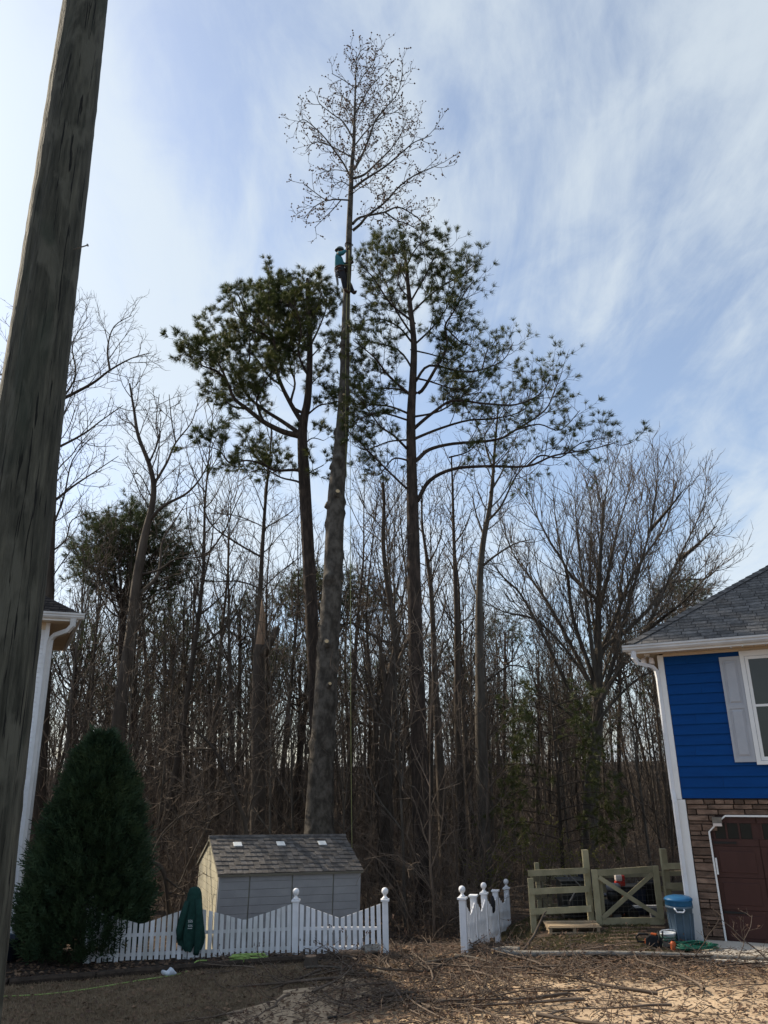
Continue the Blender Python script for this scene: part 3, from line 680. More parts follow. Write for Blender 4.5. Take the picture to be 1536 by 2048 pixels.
board(gt, (.155, -.025, zt-.065), (GW-.105, -.025, zt-.015), .12, .045); board(gt, (.155, -.025, .075), (GW-.0, -.025, .065), .13, .045, 'rail')
board(gt, (.16, -.062, .14), (GW-.14, -.062, zt-.11), .085, .02, 'brace'); board(gt, (.16, -.084, zt-.14), (GW-.02, -.084, .11), .085, .02, 'brace')
board(gt, (.20, .02, .13), (.20, .02, zt-.14), .09, .035, 'stile')
wm = MB()
for i in range(12): wm.tube([(.2+i*.105, .012, .1), (.2+i*.105, .012, zt-.1)], .002, 3)
for i in range(9): wm.tube([(.16, .014, .14+i*.1), (GW-.1, .014, .14+i*.1)], .002, 3)
tag(wm.build('wire_mesh', M['wire'], gt), kind='stuff')

# ------------------------------------------------------------------ pallet, crate, mower, tote behind the gate
pl = thing('pallet', 'wooden pallet with pale boards lying beside the gate', 'pallet', (3.05, 16.65, 0.0), math.radians(-3))
for j in range(3): MB().box(.01+j*.46, .07+j*.46, .0, .66, .02, .095).build('runner', M['plank'], pl)
for i in range(7): MB().box(-.02, 1.02, -.01+i*.10, .078+i*.10, .096, .114).build('deck_board', M['plank'], pl)
for i in range(3): MB().box(.0, 1.0, i*.29, i*.29+.08, .0, .019).build('bottom_board', M['plank'], pl)
for i in range(2): MB().box(.02, 1.0, .05+i*.35, .14+i*.35, .1145, .130).build('loose_board', M['plank'], pl)
ct = thing('wire_crate', 'black crate standing behind the rail fence boards', 'crate', (3.62, 17.95, gzf(3.62, 17.95)))
MB().box(.02, .54, .02, .62, .03, .72).build('body', M['black'], ct, bev=.02)
MB().box(0, .56, 0, .64,   .72, .755).build('lid', M['black'], ct, bev=.01)
for i in range(7): MB().box(.0, .56, -.006, .014, .08+i*.10, .088+i*.10).build('bar', M['wire'], ct)
mw = thing('lawn_mower', 'black push mower with grass bag and red engine behind the gate', 'mower', (4.55, 18.15, gzf(4.55, 18.15)), math.radians(8))
MB().prism([(-.30, .12), (.55, .12), (.60, .20), (.45, .32), (-.15, .32), (-.30, .24)], -.27, .27).build('deck', M['darkfab'], mw, bev=.02)
for (x, y) in ((-.24, -.31), (-.24, .31), (.50, -.31), (.50, .31)):
    w = MB().lathe([(.02, -.025), (.11, -.025), (.118, -.012), (.118, .012), (.11, .025), (.02, .025)], 16); m = Matrix.Translation((x, y, .115)) @ Matrix.Rotation(math.pi/2, 4, 'X')
    w.v = [tuple(m @ Vector(q)) for q in w.v]; w.build('wheel', M['black'], mw)
en = MB().lathe([(.10, .32), (.15, .36), (.16, .47), (.13, .52), (.12, .52)], 16, (.25, 0, 0)).build('engine', M['black'], mw, True)
MB().lathe([(.125, .525), (.15, .54), (.155, .62), (.12, .66), (.05, .67)], 16, (.25, 0, .0)).build('engine_cover', M['greyp'], mw, True)
MB().prism([(-.80, .14), (-.28, .16), (-.22, .50), (-.36, .56), (-.74, .48), (-.84, .36)], -.24, .24).build('grass_bag', M['darkfab'], mw, bev=.03)
MB().tube([(-.84, -.25, .40), (-.72, -.25, .56), (-.34, -.25, .60), (-.24, -.25, .54)], .012, 8).build('bag_frame', M['greyp'], mw)
for s in (-1, 1): MB().tube([(-.2, .23*s, .3), (-.6, .23*s, .70), (-.88, .23*s, .98)], .013, 8).build('handle', M['greyp'], mw)
MB().tube([(-.88, -.24, .98), (-.88, .24, .98)], .014, 8).build('grip', M['black'], mw)
cn = thing('fuel_can', 'white and red fuel can perched behind the crossing of the gate braces', 'can', (5.06, 18.6, gzf(5.06, 18.6))); cn.scale = (.8, .8, .95)
MB().lathe([(.05, 0), (.05, .62)], 8).build('stand', M['orange'], cn)
MB().box(-.13, .13, -.09, .09, .62, .72).build('base', M['red'], cn, bev=.02); MB().box(-.12, .06, -.085, .085, .722, .86).build('body', M['pale'], cn, bev=.03); MB().box(.064, .14, -.07, .07, .722, .84).build('spout_block', M['red'], cn, bev=.02)
sb = thing('folding_chair', 'folded blue canvas chair leaning behind the gate', 'chair', (4.42, 18.75, gzf(4.42, 18.75)), .3)
MB().box(-.05, .28, -.02, .02, .42, .95, Matrix.Rotation(-.25, 4, 'Y')).build('backrest', M['navy'], sb, bev=.01); MB().box(-.05, .42, -.2, .2, .38, .42).build('seat', M['navy'], sb, bev=.01)
for (x, y) in ((-.04, -.18), (-.04, .18), (.40, -.18), (.40, .18)): MB().tube([(x, y, 0), (x+.04, y, .4)], .012, 6).build('leg', M['greyp'], sb)
tt_ = thing('storage_tote', 'navy storage tote with dark lid behind the gate', 'tote', (5.1, 18.6, gzf(5.1, 18.6)), .1)
MB().add([(0, 0, 0), (.5, 0, 0), (.5, .4, 0), (0, .4, 0), (-.03, -.03, .52), (.53, -.03, .52), (.53, .43, .52), (-.03, .43, .52)], [(3, 2, 1, 0), (4, 5, 6, 7), (0, 1, 5, 4), (1, 2, 6, 5), (2, 3, 7, 6), (3, 0, 4, 7)]).build('body', M['navy'], tt_, bev=.015)
MB().box(-.05, .55, -.05, .45, .521, .57).build('lid', M['black'], tt_, bev=.015)
bg_ = thing('trash_can', 'dark rubber trash can standing behind the right gate post', 'can', (5.75, 18.8, gzf(5.75, 18.8)))
MB().lathe([(.18, 0), (.22, .62), (.24, .63), (.24, .66), (.20, .66), (.17, .05)], 20).build('body', M['darkfab'], bg_, True)
pi = thing('plank', 'long pale board laid across the clutter behind the gate', 'board', (4.7, 18.0, gzf(4.7, 18)+.0)); 
MB().box(-.1, 1.0, 0, .14, .20, .235).build('board', M['gutter'], pi)
for x in (.0, .8): MB().box(x, x+.16, .0, .14, 0, .198).build('block', M['greyp'], pi)

# brick steps to the gate
for i in range(6):
    y = 17.0-i*.30; x = 4.75-.13*i; w = .75-.04*i
    st = thing('brick_step', 'row of flush brick pavers in the grass path to the gate', 'paver', (x, y, gzf(x, y)), rg.uniform(-.03, .03), 'brick rows in the path to the gate')
    for k in range(4):
        MB().box(-w/2+k*w/4+.006, -w/2+(k+1)*w/4-.006, -.05, .05, -.03, .018+rg.uniform(0, .006)).build('brick', M['brick'], st, bev=.006)

# ------------------------------------------------------------------ blue bin
bq = gp(1374, 1893)
bn = thing('wheeled_bin', 'tall grey blue trash bin with bright blue lid at the house corner', 'bin', (bq.x, bq.y+.15, 0)); bn.scale = (.88, .88, .86)
MB().lathe([(.20, 0), (.225, .30), (.255, .70), (.275, .705), (.275, .745), (.262, .75)], 24).build('body', M['binbody'], bn, True)
for k in range(10):
    a = 2*math.pi*k/10+.2; MB().tube([(.212*math.cos(a), .212*math.sin(a), .04), (.248*math.cos(a), .248*math.sin(a), .60)], .016, 6).build('rib', M['binbody'], bn)
MB().lathe([(.262, .751), (.275, .76), (.268, .84), (.282, .845), (.285, .875), (.25, .905), (.16, .93), (.05, .94)], 24).build('lid', M['binlid'], bn, True)
MB().tube([(-.17, -.20, .72), (-.17, -.27, .70), (-.15, -.28, .66), (-.03, -.30, .655), (.0, -.30, .69), (.0, -.25, .715)], .016, 8).build('handle', M['white'], bn)

# hose coil, bucket, chainsaw on the ground
hq = gp(1392, 1903)
hp = []
for i in range(420):
    a = i*.115; r = .30+.055*math.sin(i*.031)+.03*math.sin(a*.37+1); hp.append((r*1.05*math.cos(a)+.03*math.sin(i*.05), r*.62*math.sin(a)+.02*math.cos(i*.043), .02+.045*(i/420)+.018*math.sin(a*1.7)))
hs = thing('garden_hose', 'coiled green garden hose on the concrete by the downspout', 'hose', (hq.x, hq.y, .05))
MB().tube(hp, .0125, 6).build('coil', M['hose'], hs, True)
MB().tube([hp[-1], (hp[-1][0]+.02, hp[-1][1]+.03, hp[-1][2]+.01)], .017, 8).build('nozzle', M['steel'], hs)
bkq = gp(1338, 1893)
bk = thing('bucket', 'white wire handled bucket full of green rope beside the chainsaw', 'bucket', (bkq.x, bkq.y, 0))
MB().lathe([(.11, 0), (.135, .20), (.145, .205), (.145, .225), (.13, .225), (.105, .02)], 20).build('body', M['skylight'], bk, True)
for z in (.04, .08, .12, .16): MB().tube([((.119+z*.13)*math.cos(a*.35), (.119+z*.13)*math.sin(a*.35), z) for a in range(19)], .010, 6).build('rope_wrap', M['hose'], bk)
MB().tube([(-.145, 0, .21), (-.12, -.06, .27), (0, -.10, .29), (.12, -.06, .27), (.145, 0, .21)], .006, 6).build('bail', M['white'], bk)
csq = gp(1312, 1898)
def chainsaw(name, label, loc, rot, parent_scale=1.0):
    c = thing(name, label, 'chainsaw', loc); c.rotation_euler = rot; c.scale = (parent_scale,)*3
    MB().prism([(-.16, .02), (.10, .02), (.12, .14), (.04, .20), (-.10, .20), (-.17, .12)], -.06, .06).build('body', M['darkfab'], c, bev=.015)
    MB().box(-.08, .02, -.05, .05, .201, .225).build('engine_cover', M['orange'], c, bev=.01)
    MB().box(-.18, -.162, -.045, .045, .04, .12).build('fuel_cap_side', M['orange'], c, bev=.01)
    MB().tube([(-.16, 0, .06), (-.30, 0, .05), (-.33, 0, .12), (-.28, 0, .18), (-.12, 0, .19)], .018, 8).build('rear_handle', M['black'], c, True)
    MB().tube([(.06, -.07, .04), (.07, -.09, .18), (.05, -.03, .27), (.05, .05, .27), (.06, .075, .10)], .012, 8).build('front_handle', M['black'], c, True)
    MB().box(.11, .125, -.06, .06, .17, .28).build('hand_guard', M['black'], c)
    g = MB().prism([(.12, .045), (.52, .055), (.56, .085), (.52, .115), (.12, .125)], -.004, .004).build('guide_bar', M['steel'], c)
    MB().tube([(.12, 0, .038), (.52, 0, .048), (.568, 0, .085), (.52, 0, .122), (.12, 0, .132)], .007, 6).build('chain', M['black'], g)
    return c
chainsaw('chainsaw', 'orange and black chainsaw on the grass beside the white bucket', (csq.x, csq.y, .02), (0, .10, math.radians(-25)))
gq = gp(1346, 1902)
g2 = thing('fuel_bottle', 'small orange bottle standing by the white bucket', 'bottle', (gq.x, gq.y-.05, 0))
MB().lathe([(.045, 0), (.05, .01), (.05, .13), (.03, .16), (.02, .165)], 14).build('body', M['orange'], g2, True); MB().lathe([(.022, .166), (.022, .19)], 10).build('cap', M['black'], g2)
# blue tub behind the pole
tq = gp(22, 1925)
tb = thing('plastic_tub', 'dark blue plastic tub between the white house and the evergreen', 'tub', (tq.x-.1, tq.y, 0))
MB().lathe([(.2, 0), (.27, .36), (.29, .37), (.29, .40), (.25, .40), (.19, .03)], 20).build('body', M['navy'], tb, True)
MB().tube([(-.28, 0, .38), (-.18, -.1, .47), (.1, -.12, .47), (.27, 0, .38)], .012, 6).build('handle', M['binbody'], tb)

# steel can and low board by the fence, stump
cq = gp(741, 1913)
cn2 = tag(link('steel_pot', None), 'dented steel pot lying on its side at the fence post', 'pot'); cn2.location = (cq.x, cq.y-.06, .10); cn2.rotation_euler = (0, math.radians(93), math.radians(28))
MB().lathe([(.005, -.13), (.095, -.13), (.10, -.12), (.103, .0), (.10, .12), (.108, .13), (.108, .14), (.095, .135), (.09, -.11), (.005, -.115)], 22).build('shell', M['steel'], cn2, True)
bq2 = gp(705, 1914)
lb = thing('low_shelf', 'low grey board resting on bricks in front of the picket fence', 'board', (bq2.x, bq2.y-.08, 0))
MB().box(-.24, .26, -.07, .07, .085, .115).build('board', M['deadwood'], lb); 
for x in (-.2, -.02, .12): MB().box(x, x+.09, -.05, .05, 0, .084).build('brick', M['brick'], lb)
sq_ = gp(622, 1934)
sp = thing('tree_stump', 'small cut stump in the mulch in front of the picket fence', 'stump', (sq_.x, sq_.y, .02))
MB().lathe([(.14, -.03), (.12, .03), (.105, .12), (.10, .14), (.098, .141)], 14).build('trunk', M['bark_dark'], sp, True); MB().lathe([(.09, .1415), (.088, .147)], 14).build('cut_face', M['deadwood'], sp)

# ------------------------------------------------------------------ lime rope on the lawn, coil by the fence, bag
def gpts(l, dz=.02): return [Vector((q.x, q.y, gzf(q.x, q.y)+dz)) for q in (gp(a, b) for a, b in l)]
def smooth(pts, n=6):
    pts = [Vector(p) for p in pts]; out = []
    for i in range(len(pts)-1):
        p0 = pts[max(i-1, 0)]; p1 = pts[i]; p2 = pts[i+1]; p3 = pts[min(i+2, len(pts)-1)]
        for k in range(n):
            t = k/n; out.append(.5*((2*p1)+(p2-p0)*t+(2*p0-5*p1+4*p2-p3)*t*t+(3*p1-p0-3*p2+p3)*t**3))
    out.append(pts[-1]); return out
ln = gpts([(-160, 2000), (-60, 1998), (60, 1993), (130, 1987), (210, 1975), (280, 1963), (345, 1953), (375, 1944)], .016)
ln += [gp(392, 1938)+Vector((0, 0, .11)), gp(410, 1936)+Vector((0, .1, .09))]
o = tag(MB().tube(smooth(ln, 6), .011, 6).build('lime_line', M['rope'], smooth=True), 'lime green rope stretched across the brown lawn', 'rope')
cl = gp(496, 1927); rr = random.Random(5); cp = []
for i in range(70):
    a = i*.9; cp.append(cl+Vector((.27*math.cos(a*.93)+rr.uniform(-.06, .06), .10*math.sin(a)+rr.uniform(-.03, .03)-.02, .06+rr.uniform(0, .05)+.03*math.cos(a*.5))))
cp += [cl+Vector((-.35, -.05, .05)), cl+Vector((-.48, -.10, .05)), cl+Vector((-.58, -.08, .05))]
tag(MB().tube(smooth(cp, 3), .010, 5).build('rope_coil', M['rope'], smooth=True), 'tangled heap of lime green rope in the mulch bed', 'rope')
bgq = gp(337, 1953); mb = MB().ball((0, 0, .045), .09, 14, 9, (1.15, .7, .6))
mb.v = [(x*(1+.25*math.sin(y*60+z*30)), y*(1+.2*math.sin(x*50)), max(.008, z*(1+.25*math.sin(x*45+y*30)))) for x, y, z in mb.v]
o = tag(mb.build('plastic_bag', M['bag']), 'crumpled clear plastic bag beside the lime rope', 'bag'); o.location = (bgq.x, bgq.y, .01)
# black pipe on the driveway
bp_ = gpts([(655, 2046), (690, 2040), (735, 2026), (780, 2012)], .055)
tag(MB().tube(smooth(bp_, 4), .016, 8).build('black_hose', M['black']), 'short black hose lying across the driveway slab joint', 'hose')

# ================================================================== TREES
RT = random.Random(21)
def rvec(r): 
    while True:
        v = Vector((r.uniform(-1, 1), r.uniform(-1, 1), r.uniform(-1, 1)))
        if .05 < v.length < 1: return v.normalized()
class Tree:
    def __init__(s, seed=0): s.r = random.Random(seed); s.wood = []; s.twig = []; s.tips = []
    def put(s, pts, rad, lvl): (s.wood if lvl < 2 else s.twig).append((pts, rad))
    def limb(s, pts, r0, r1, lvl, cfg, n=4):
        p = smooth(pts, n); K = len(p); rad = [r0+(r1-r0)*(i/(K-1))**.85 for i in range(K)]
        s.put(p, rad, 0); s.spawn(p, rad, lvl, cfg)
    def spawn(s, pts, rad, lvl, cfg):
        C = cfg[lvl]; r = s.r; K = len(pts)
        seg = [(pts[i+1]-pts[i]).length for i in range(K-1)]; L = sum(seg)
        n = max(C.get('min', 2), int(L*C['den']))
        ga = r.uniform(0, 6.28)
        for i in range(n):
            t = C['a']+(1-C['a'])*(i+r.random())/n
            d = t*L; j = 0
            while j < K-2 and d > seg[j]: d -= seg[j]; j += 1
            f = min(1, d/max(seg[j], 1e-6)); pos = pts[j].lerp(pts[j+1], f); tan = (pts[j+1]-pts[j]).normalized(); rr = rad[j]+(rad[j+1]-rad[j])*f
            ga += 2.4+r.uniform(-.5, .5)
            u = tan.orthogonal().normalized(); w = tan.cross(u)
            side = u*math.cos(ga)+w*math.sin(ga)
            an = math.radians(r.gauss(C['ang'], C.get('angv', 10)))
            dr = (tan*math.cos(an)+side*math.sin(an)).normalized()
            if 'flat' in C: dr.z *= C['flat']; dr.normalize()
            ln = (C['len']*L*(1-.55*t)+C.get('abs', 0))*r.uniform(.6, 1.15)
            if 'max' in C: ln = min(ln, C['max']*r.uniform(.7, 1.1))
            br = max(C.get('rmin', .004), min(rr*.65, ln*C.get('rr', .012)))
            s.branch(pos, dr, ln, br, lvl+1, cfg, C)
    def branch(s, pos, dr, ln, br, lvl, cfg, C):
        r = s.r; K = C.get('K', 5); p = pos.copy(); pts = [p.copy()]; st = ln/(K-1)
        d = dr.copy(); wob = C.get('wob', .18); upv = C.get('up', .12)
        for i in range(K-1):
            d = (d+rvec(r)*wob+Vector((0, 0, upv))).normalized(); p = p+d*st; pts.append(p.copy())
        e = C.get('tip', .35); rad = [br*(1-(1-e)*i/(K-1)) for i in range(K)]
        s.put(pts, rad, lvl)
        if lvl < len(cfg): s.spawn(pts, rad, lvl, cfg)
        if lvl >= C.get('tipl', len(cfg)): s.tips.append((pts, d))
    def build(s, root, base, bark, twigm, sides=7, tsides=3, names=('trunk', 'crown')):
        b = Vector(base)
        out = []
        for lst, nm, m, k in ((s.wood, names[0], bark, sides), (s.twig, names[1], twigm, tsides)):
            if not lst: continue
            V, F = tubes(lst, k); V = V-np.array(b)
            out.append(link(nm, npmesh(nm, V, F, m, True), root))
        return out
def tuft_mesh(name, pts, dirs, nn, L, w, m, seed=1, spread=.9, base=(0, 0, 0)):
    rs = np.random.RandomState(seed); P_ = np.array([tuple(p) for p in pts])-np.array(base); D = np.array([tuple(d) for d in dirs])
    n = len(P_); R = rs.randn(n, nn, 3); R /= np.linalg.norm(R, axis=2, keepdims=True)
    d = D[:, None, :]+R*spread; d /= np.linalg.norm(d, axis=2, keepdims=True)
    ln = L*(.65+.5*rs.rand(n, nn, 1)); b = P_[:, None, :]+rs.randn(n, nn, 3)*.02
    side = np.cross(d, rs.randn(n, nn, 3)); side /= np.linalg.norm(side, axis=2, keepdims=True)+1e-9
    tip = b+d*ln; tip[..., 2] -= (.12*ln[..., 0])
    V = np.stack([b-side*w*.5, b+side*w*.5, b*.45+tip*.55+side*w*.45, tip], 2).reshape(-1, 3)
    i = np.arange(n*nn)[:, None]*4
    F = np.concatenate([i+np.array([[0, 1, 2]]), i+np.array([[0, 2, 3]])], 1).reshape(-1, 3)
    return npmesh(name, V, F, m)
def along_tips(T, step, frac=.35, jit=.04):
    P_ = []; D = []
    for pts, d in T.tips:
        K = len(pts)
        for i in range(K-1):
            L = (pts[i+1]-pts[i]).length; n = max(1, int(L/step))
            for k in range(n):
                if (i+k/n)/(K-1) < 1-frac: continue
                P_.append(pts[i].lerp(pts[i+1], (k+T.r.random())/n)+rvec(T.r)*jit); D.append((pts[i+1]-pts[i]).normalized())
        P_.append(pts[-1]); D.append(d)
    return P_, D
def Z(ox, oy, sc): return lambda l, D=0, d1=None: [at(ox+x*sc, oy+y*sc, D if d1 is None else D+(d1-D)*i/(len(l)-1)) for i, (x, y) in enumerate(l)]

# ------------------------------------------------------------------ the poplar being taken down
DP_ = 22.0
prof = [(637, 1735, 64), (637.5, 1660, 59), (645, 1500, 48), (656, 1300, 42), (666, 1150, 39), (672, 1000, 34), (677, 940, 31), (683.7, 860, 25.5), (689, 760, 20), (691, 668, 16.5), (692.6, 600, 14.2), (696.5, 540, 12.6), (698, 470, 12), (701, 400, 10.5), (704, 330, 8), (707.5, 290, 7), (708.5, 245, 5.5), (711, 175, 3), (713, 104, 1.0)]
pt = Tree(5)
tp_ = [at(x, y, DP_) for x, y, w in prof]; pbase = Vector((tp_[0].x, tp_[0].y, gzf(tp_[0].x, DP_)))
tp_[0] = Vector((tp_[0].x, tp_[0].y, pbase.z-.1))
wid = [(at(x+w/2, y, DP_)-at(x-w/2, y, DP_)).length/2 for x, y, w in prof]
wid[0] *= 1.12
po = thing('poplar_tree', 'tall grey poplar trunk stripped of limbs with bare top, climber high on it', 'tree', pbase)
sp_ = smooth(tp_, 26); K = len(sp_)
rad = [float(np.interp(i/26, range(len(wid)), wid)) for i in range(K)]
rk = random.Random(8)
# lumpy stem: own ring mesh with knots
NS = 28; knots = [(rk.uniform(.5, 17.5), rk.uniform(0, 6.28), rk.uniform(.05, .13)) for _ in range(70)]
vs_ = []
for i, p in enumerate(sp_):
    t = (sp_[min(i+1, K-1)]-sp_[max(i-1, 0)]).normalized(); u = Vector((1, 0, 0)); u = (u-t*u.dot(t)).normalized(); w = t.cross(u); h = p.z-pbase.z
    for k in range(NS):
        a = 2*math.pi*k/NS; g = 1+.02*math.sin(3*a+h)+.012*math.sin(7*a-h*2.1)
        for (kz, ka, ks) in knots:
            if abs(kz-h) < .5:
                da = (a-ka+math.pi) % (2*math.pi)-math.pi
                g += ks/ max(rad[i], .1)*.62*math.exp(-((kz-h)/.13)**2-(da/.42)**2)
        vs_.append(p+(u*math.cos(a)+w*math.sin(a))*rad[i]*g-pbase)
# resample to finer rings near knots was not needed: 10 rings per span
fs_ = [(i*NS+k, i*NS+(k+1) % NS, (i+1)*NS+(k+1) % NS, (i+1)*NS+k) for i in range(K-1) for k in range(NS)]
MB().add(vs_, fs_).build('trunk', M['bark_grey'], po, True)
# cut stubs with pale faces
for (x, y, sx, dpt, r, ln) in ((640, 1258, -1, -.15, .10, .20), (660, 1303, 0, -1, .09, .44), (667, 1386, .35, -1, .07, .42), (657, 1020, -1, -.4, .11, .22), (677, 1001, .2, -1, .10, .36), (665, 938, -1, -.2, .12, .16), (672, 868, -1, .1, .12, .14), (690, 864, .5, -.9, .10, .24), (684, 803, .1, -1, .07, .26), (682, 690, -1, -.2, .11, .12), (687, 662, .6, -.8, .06, .20), (704, 528, 1, -.1, .05, .16), (702, 575, 1, -.2, .10, .16), (686, 1165, 1, -.2, .13, .12)):
    c = at(x, y, DP_)
    i = min(range(K), key=lambda q: abs(sp_[q].z-c.z)); c = sp_[i].copy()
    d = Vector((sx, dpt, .38)).normalized(); e = c+d*(rad[i]*.75+ln*.62)
    sb_ = MB().tube([c-pbase, (c+d*rad[i]*.7)-pbase, e-pbase], [r*1.7, r*1.35, r], 12).build('limb_stub', M['bark_grey'], po, True)
    MB().tube([e-pbase+d*.001, e-pbase+d*.008], r*.62, 12).build('cut_face', M['cutwood'], sb_)
z1 = Z(550, 60, .2637)
cfgP = [dict(den=3.8, a=.10, len=.34, abs=.30, ang=42, up=.10, K=6, wob=.14, rr=.010, rmin=.011, max=1.0),
        dict(den=4.6, a=.15, len=.36, abs=.20, ang=45, up=.10, K=4, wob=.2, rr=.010, rmin=.009, tipl=2, max=.55),
        dict(den=3.5, a=.25, len=.3, abs=.14, ang=45, up=.12, K=3, wob=.2, rmin=.008, max=.4)]
limbs = [([(590, 1520), (650, 1470), (700, 1410), (830, 1310), (950, 1180), (1080, 1090), (1190, 1045), (1260, 1010)], -1.2, .055),
 ([(590, 1470), (650, 1420), (820, 1385), (920, 1345), (1000, 1370), (1100, 1440), (1160, 1500)], 1.5, .055), ([(840, 1385), (920, 1440), (1000, 1470), (1090, 1520)], 2.0, .03),
 ([(595, 1200), (680, 1135), (830, 1040), (960, 930), (1060, 850), (1190, 800)], -1.6, .05), ([(600, 1125), (680, 1095), (760, 1020), (880, 900), (960, 780), (1010, 650)], 1.2, .05),
 ([(600, 1060), (660, 950), (710, 830), (760, 690), (830, 600), (930, 480), (970, 320)], -1.0, .05), ([(603, 880), (680, 780), (760, 700), (840, 640), (980, 620)], 1.6, .03), ([(605, 640), (660, 540), (720, 440), (820, 330)], -.8, .03),
 ([(612, 450), (680, 330), (740, 260), (780, 150)], .7, .025), ([(585, 1150), (530, 1030), (440, 900), (380, 820), (300, 740), (220, 680), (165, 710)], -1.2, .04), ([(590, 970), (500, 920), (400, 870), (300, 850), (230, 920)], 1.3, .035),
 ([(595, 830), (520, 700), (440, 640), (340, 560), (320, 500)], -.9, .03), ([(600, 600), (540, 520), (440, 480)], .8, .022), ([(605, 440), (520, 380), (430, 330)], -.6, .02), ([(550, 1290), (450, 1285), (390, 1290), (300, 1230), (210, 1160)], -1.0, .032),
 ([(500, 1290), (440, 1360), (380, 1420), (300, 1500)], .5, .022), ([(390, 1290), (300, 1340), (220, 1430)], -.6, .02), ([(570, 1080), (450, 1060), (330, 1090)], 1.0, .022), ([(560, 1180), (500, 1150), (440, 1190)], -1.4, .02),
 ([(612, 300), (580, 240), (555, 200)], .3, .014), ([(618, 220), (650, 160), (690, 130)], -.3, .014), ([(598, 960), (620, 1000), (660, 900), (700, 960)], -1.8, .02), ([(600, 740), (560, 640), (500, 560)], 1.4, .022), ([(603, 560), (660, 600), (740, 520), (790, 440)], 1.6, .022), ([(590, 1240), (640, 1200), (720, 1160), (830, 1180)], -1.9, .02)]
for l, dy, r0 in limbs: pt.limb(z1(l, DP_, DP_+dy), r0, .010, 0, cfgP)
h_ = [i for i in range(K) if sp_[i].z > at(704, 330, DP_).z]; pt.spawn([sp_[i] for i in h_], [max(.01, rad[i]) for i in h_], 0, [dict(den=5.0, a=.15, len=.14, abs=.22, ang=45, up=.14, K=5, wob=.16, rr=.010, rmin=.009, max=.95)]+cfgP[1:])
pt.build(po, pbase, M['bark_grey'], M['twig'], 6, 3, ('limb_set', 'crown'))
rs = np.random.RandomState(2); C_ = []
for pts, d in pt.tips:
    if rs.rand() < .62: C_.append(pts[-1])
    if rs.rand() < .4: C_.append(pts[len(pts)//2])
C_ = np.array([tuple(c) for c in C_])-np.array(pbase)
octa = np.array([[1, 0, 0], [0, 1, 0], [-1, 0, 0], [0, -1, 0], [0, 0, 1.6], [0, 0, -1]])*.031
V = (C_[:, None, :]+octa[None]*(.7+.6*rs.rand(len(C_), 1, 1))).reshape(-1, 3)
F = (np.arange(len(C_))[:, None, None]*6+np.array([[0, 1, 4], [1, 2, 4], [2, 3, 4], [3, 0, 4], [1, 0, 5], [2, 1, 5], [3, 2, 5], [0, 3, 5]])[None]).reshape(-1, 3)
tag(link('seed_cones', npmesh('seed_cones', V, F, M['cone']), po), kind='stuff')

# ------------------------------------------------------------------ the two tall pines
cfgN = [dict(den=3.4, a=.25, len=.26, abs=.40, ang=48, up=.18, K=5, wob=.22, rr=.014, rmin=.010, max=1.15),
        dict(den=4.0, a=.2, len=.42, abs=.24, ang=50, up=.20, K=4, wob=.22, rmin=.008, tipl=2, max=.85),
        dict(den=3.0, a=.3, len=.4, abs=.14, ang=45, up=.2, K=3, wob=.2, rmin=.006, max=.4)]
def root_in(l, p, rd):
    i = min(range(len(p)), key=lambda k: (p[k]-l[0]).length)
    d = (p[i]-l[0]).length
    if d > .9: return l
    q = p[max(0, i)].copy(); q.z -= min(.25, d*.5); return [q]+list(l)
def pine(name, label, trunk, D, w0, w1, limbs, seed, cfg=cfgN, nn=22, L=.22, w=.010, mt='needle', step=.13, frac=.55, group=None, thin=1.0, base_z=None):
    T = Tree(seed); b = Vector((trunk[0].x, trunk[0].y, gzf(trunk[0].x, trunk[0].y))); trunk = [Vector((b.x, b.y, b.z-.15))]+trunk[1:]
    root = thing(name, label, 'tree', b, 0, group)
    p = smooth(trunk, 6); K = len(p); rd = [w0+(w1-w0)*(i/(K-1)) for i in range(K)]
    T.wood.append((p, rd))
    for l, r0 in limbs: T.limb(root_in(l, p, rd), r0, .012, 0, cfg)
    T.build(root, b, M['bark_pine'], M['bark_pine'], 9, 3)
    P_, Dv = along_tips(T, step, frac)
    if callable(thin) or thin < 1:
        k = [i for i in range(len(P_)) if T.r.random() < (thin(P_[i]) if callable(thin) else thin)]; P_ = [P_[i] for i in k]; Dv = [Dv[i] for i in k]
    tag(link('needles', tuft_mesh('needles', P_, Dv, nn, L, w, M[mt], seed, .85, b), root), kind='stuff')
    return root
z3 = Z(340, 520, .2474); z4 = Z(640, 450, .3906)
D1 = 24.0
def dep(z, l, D, dy, r): return (z(l, D, D+dy), r)
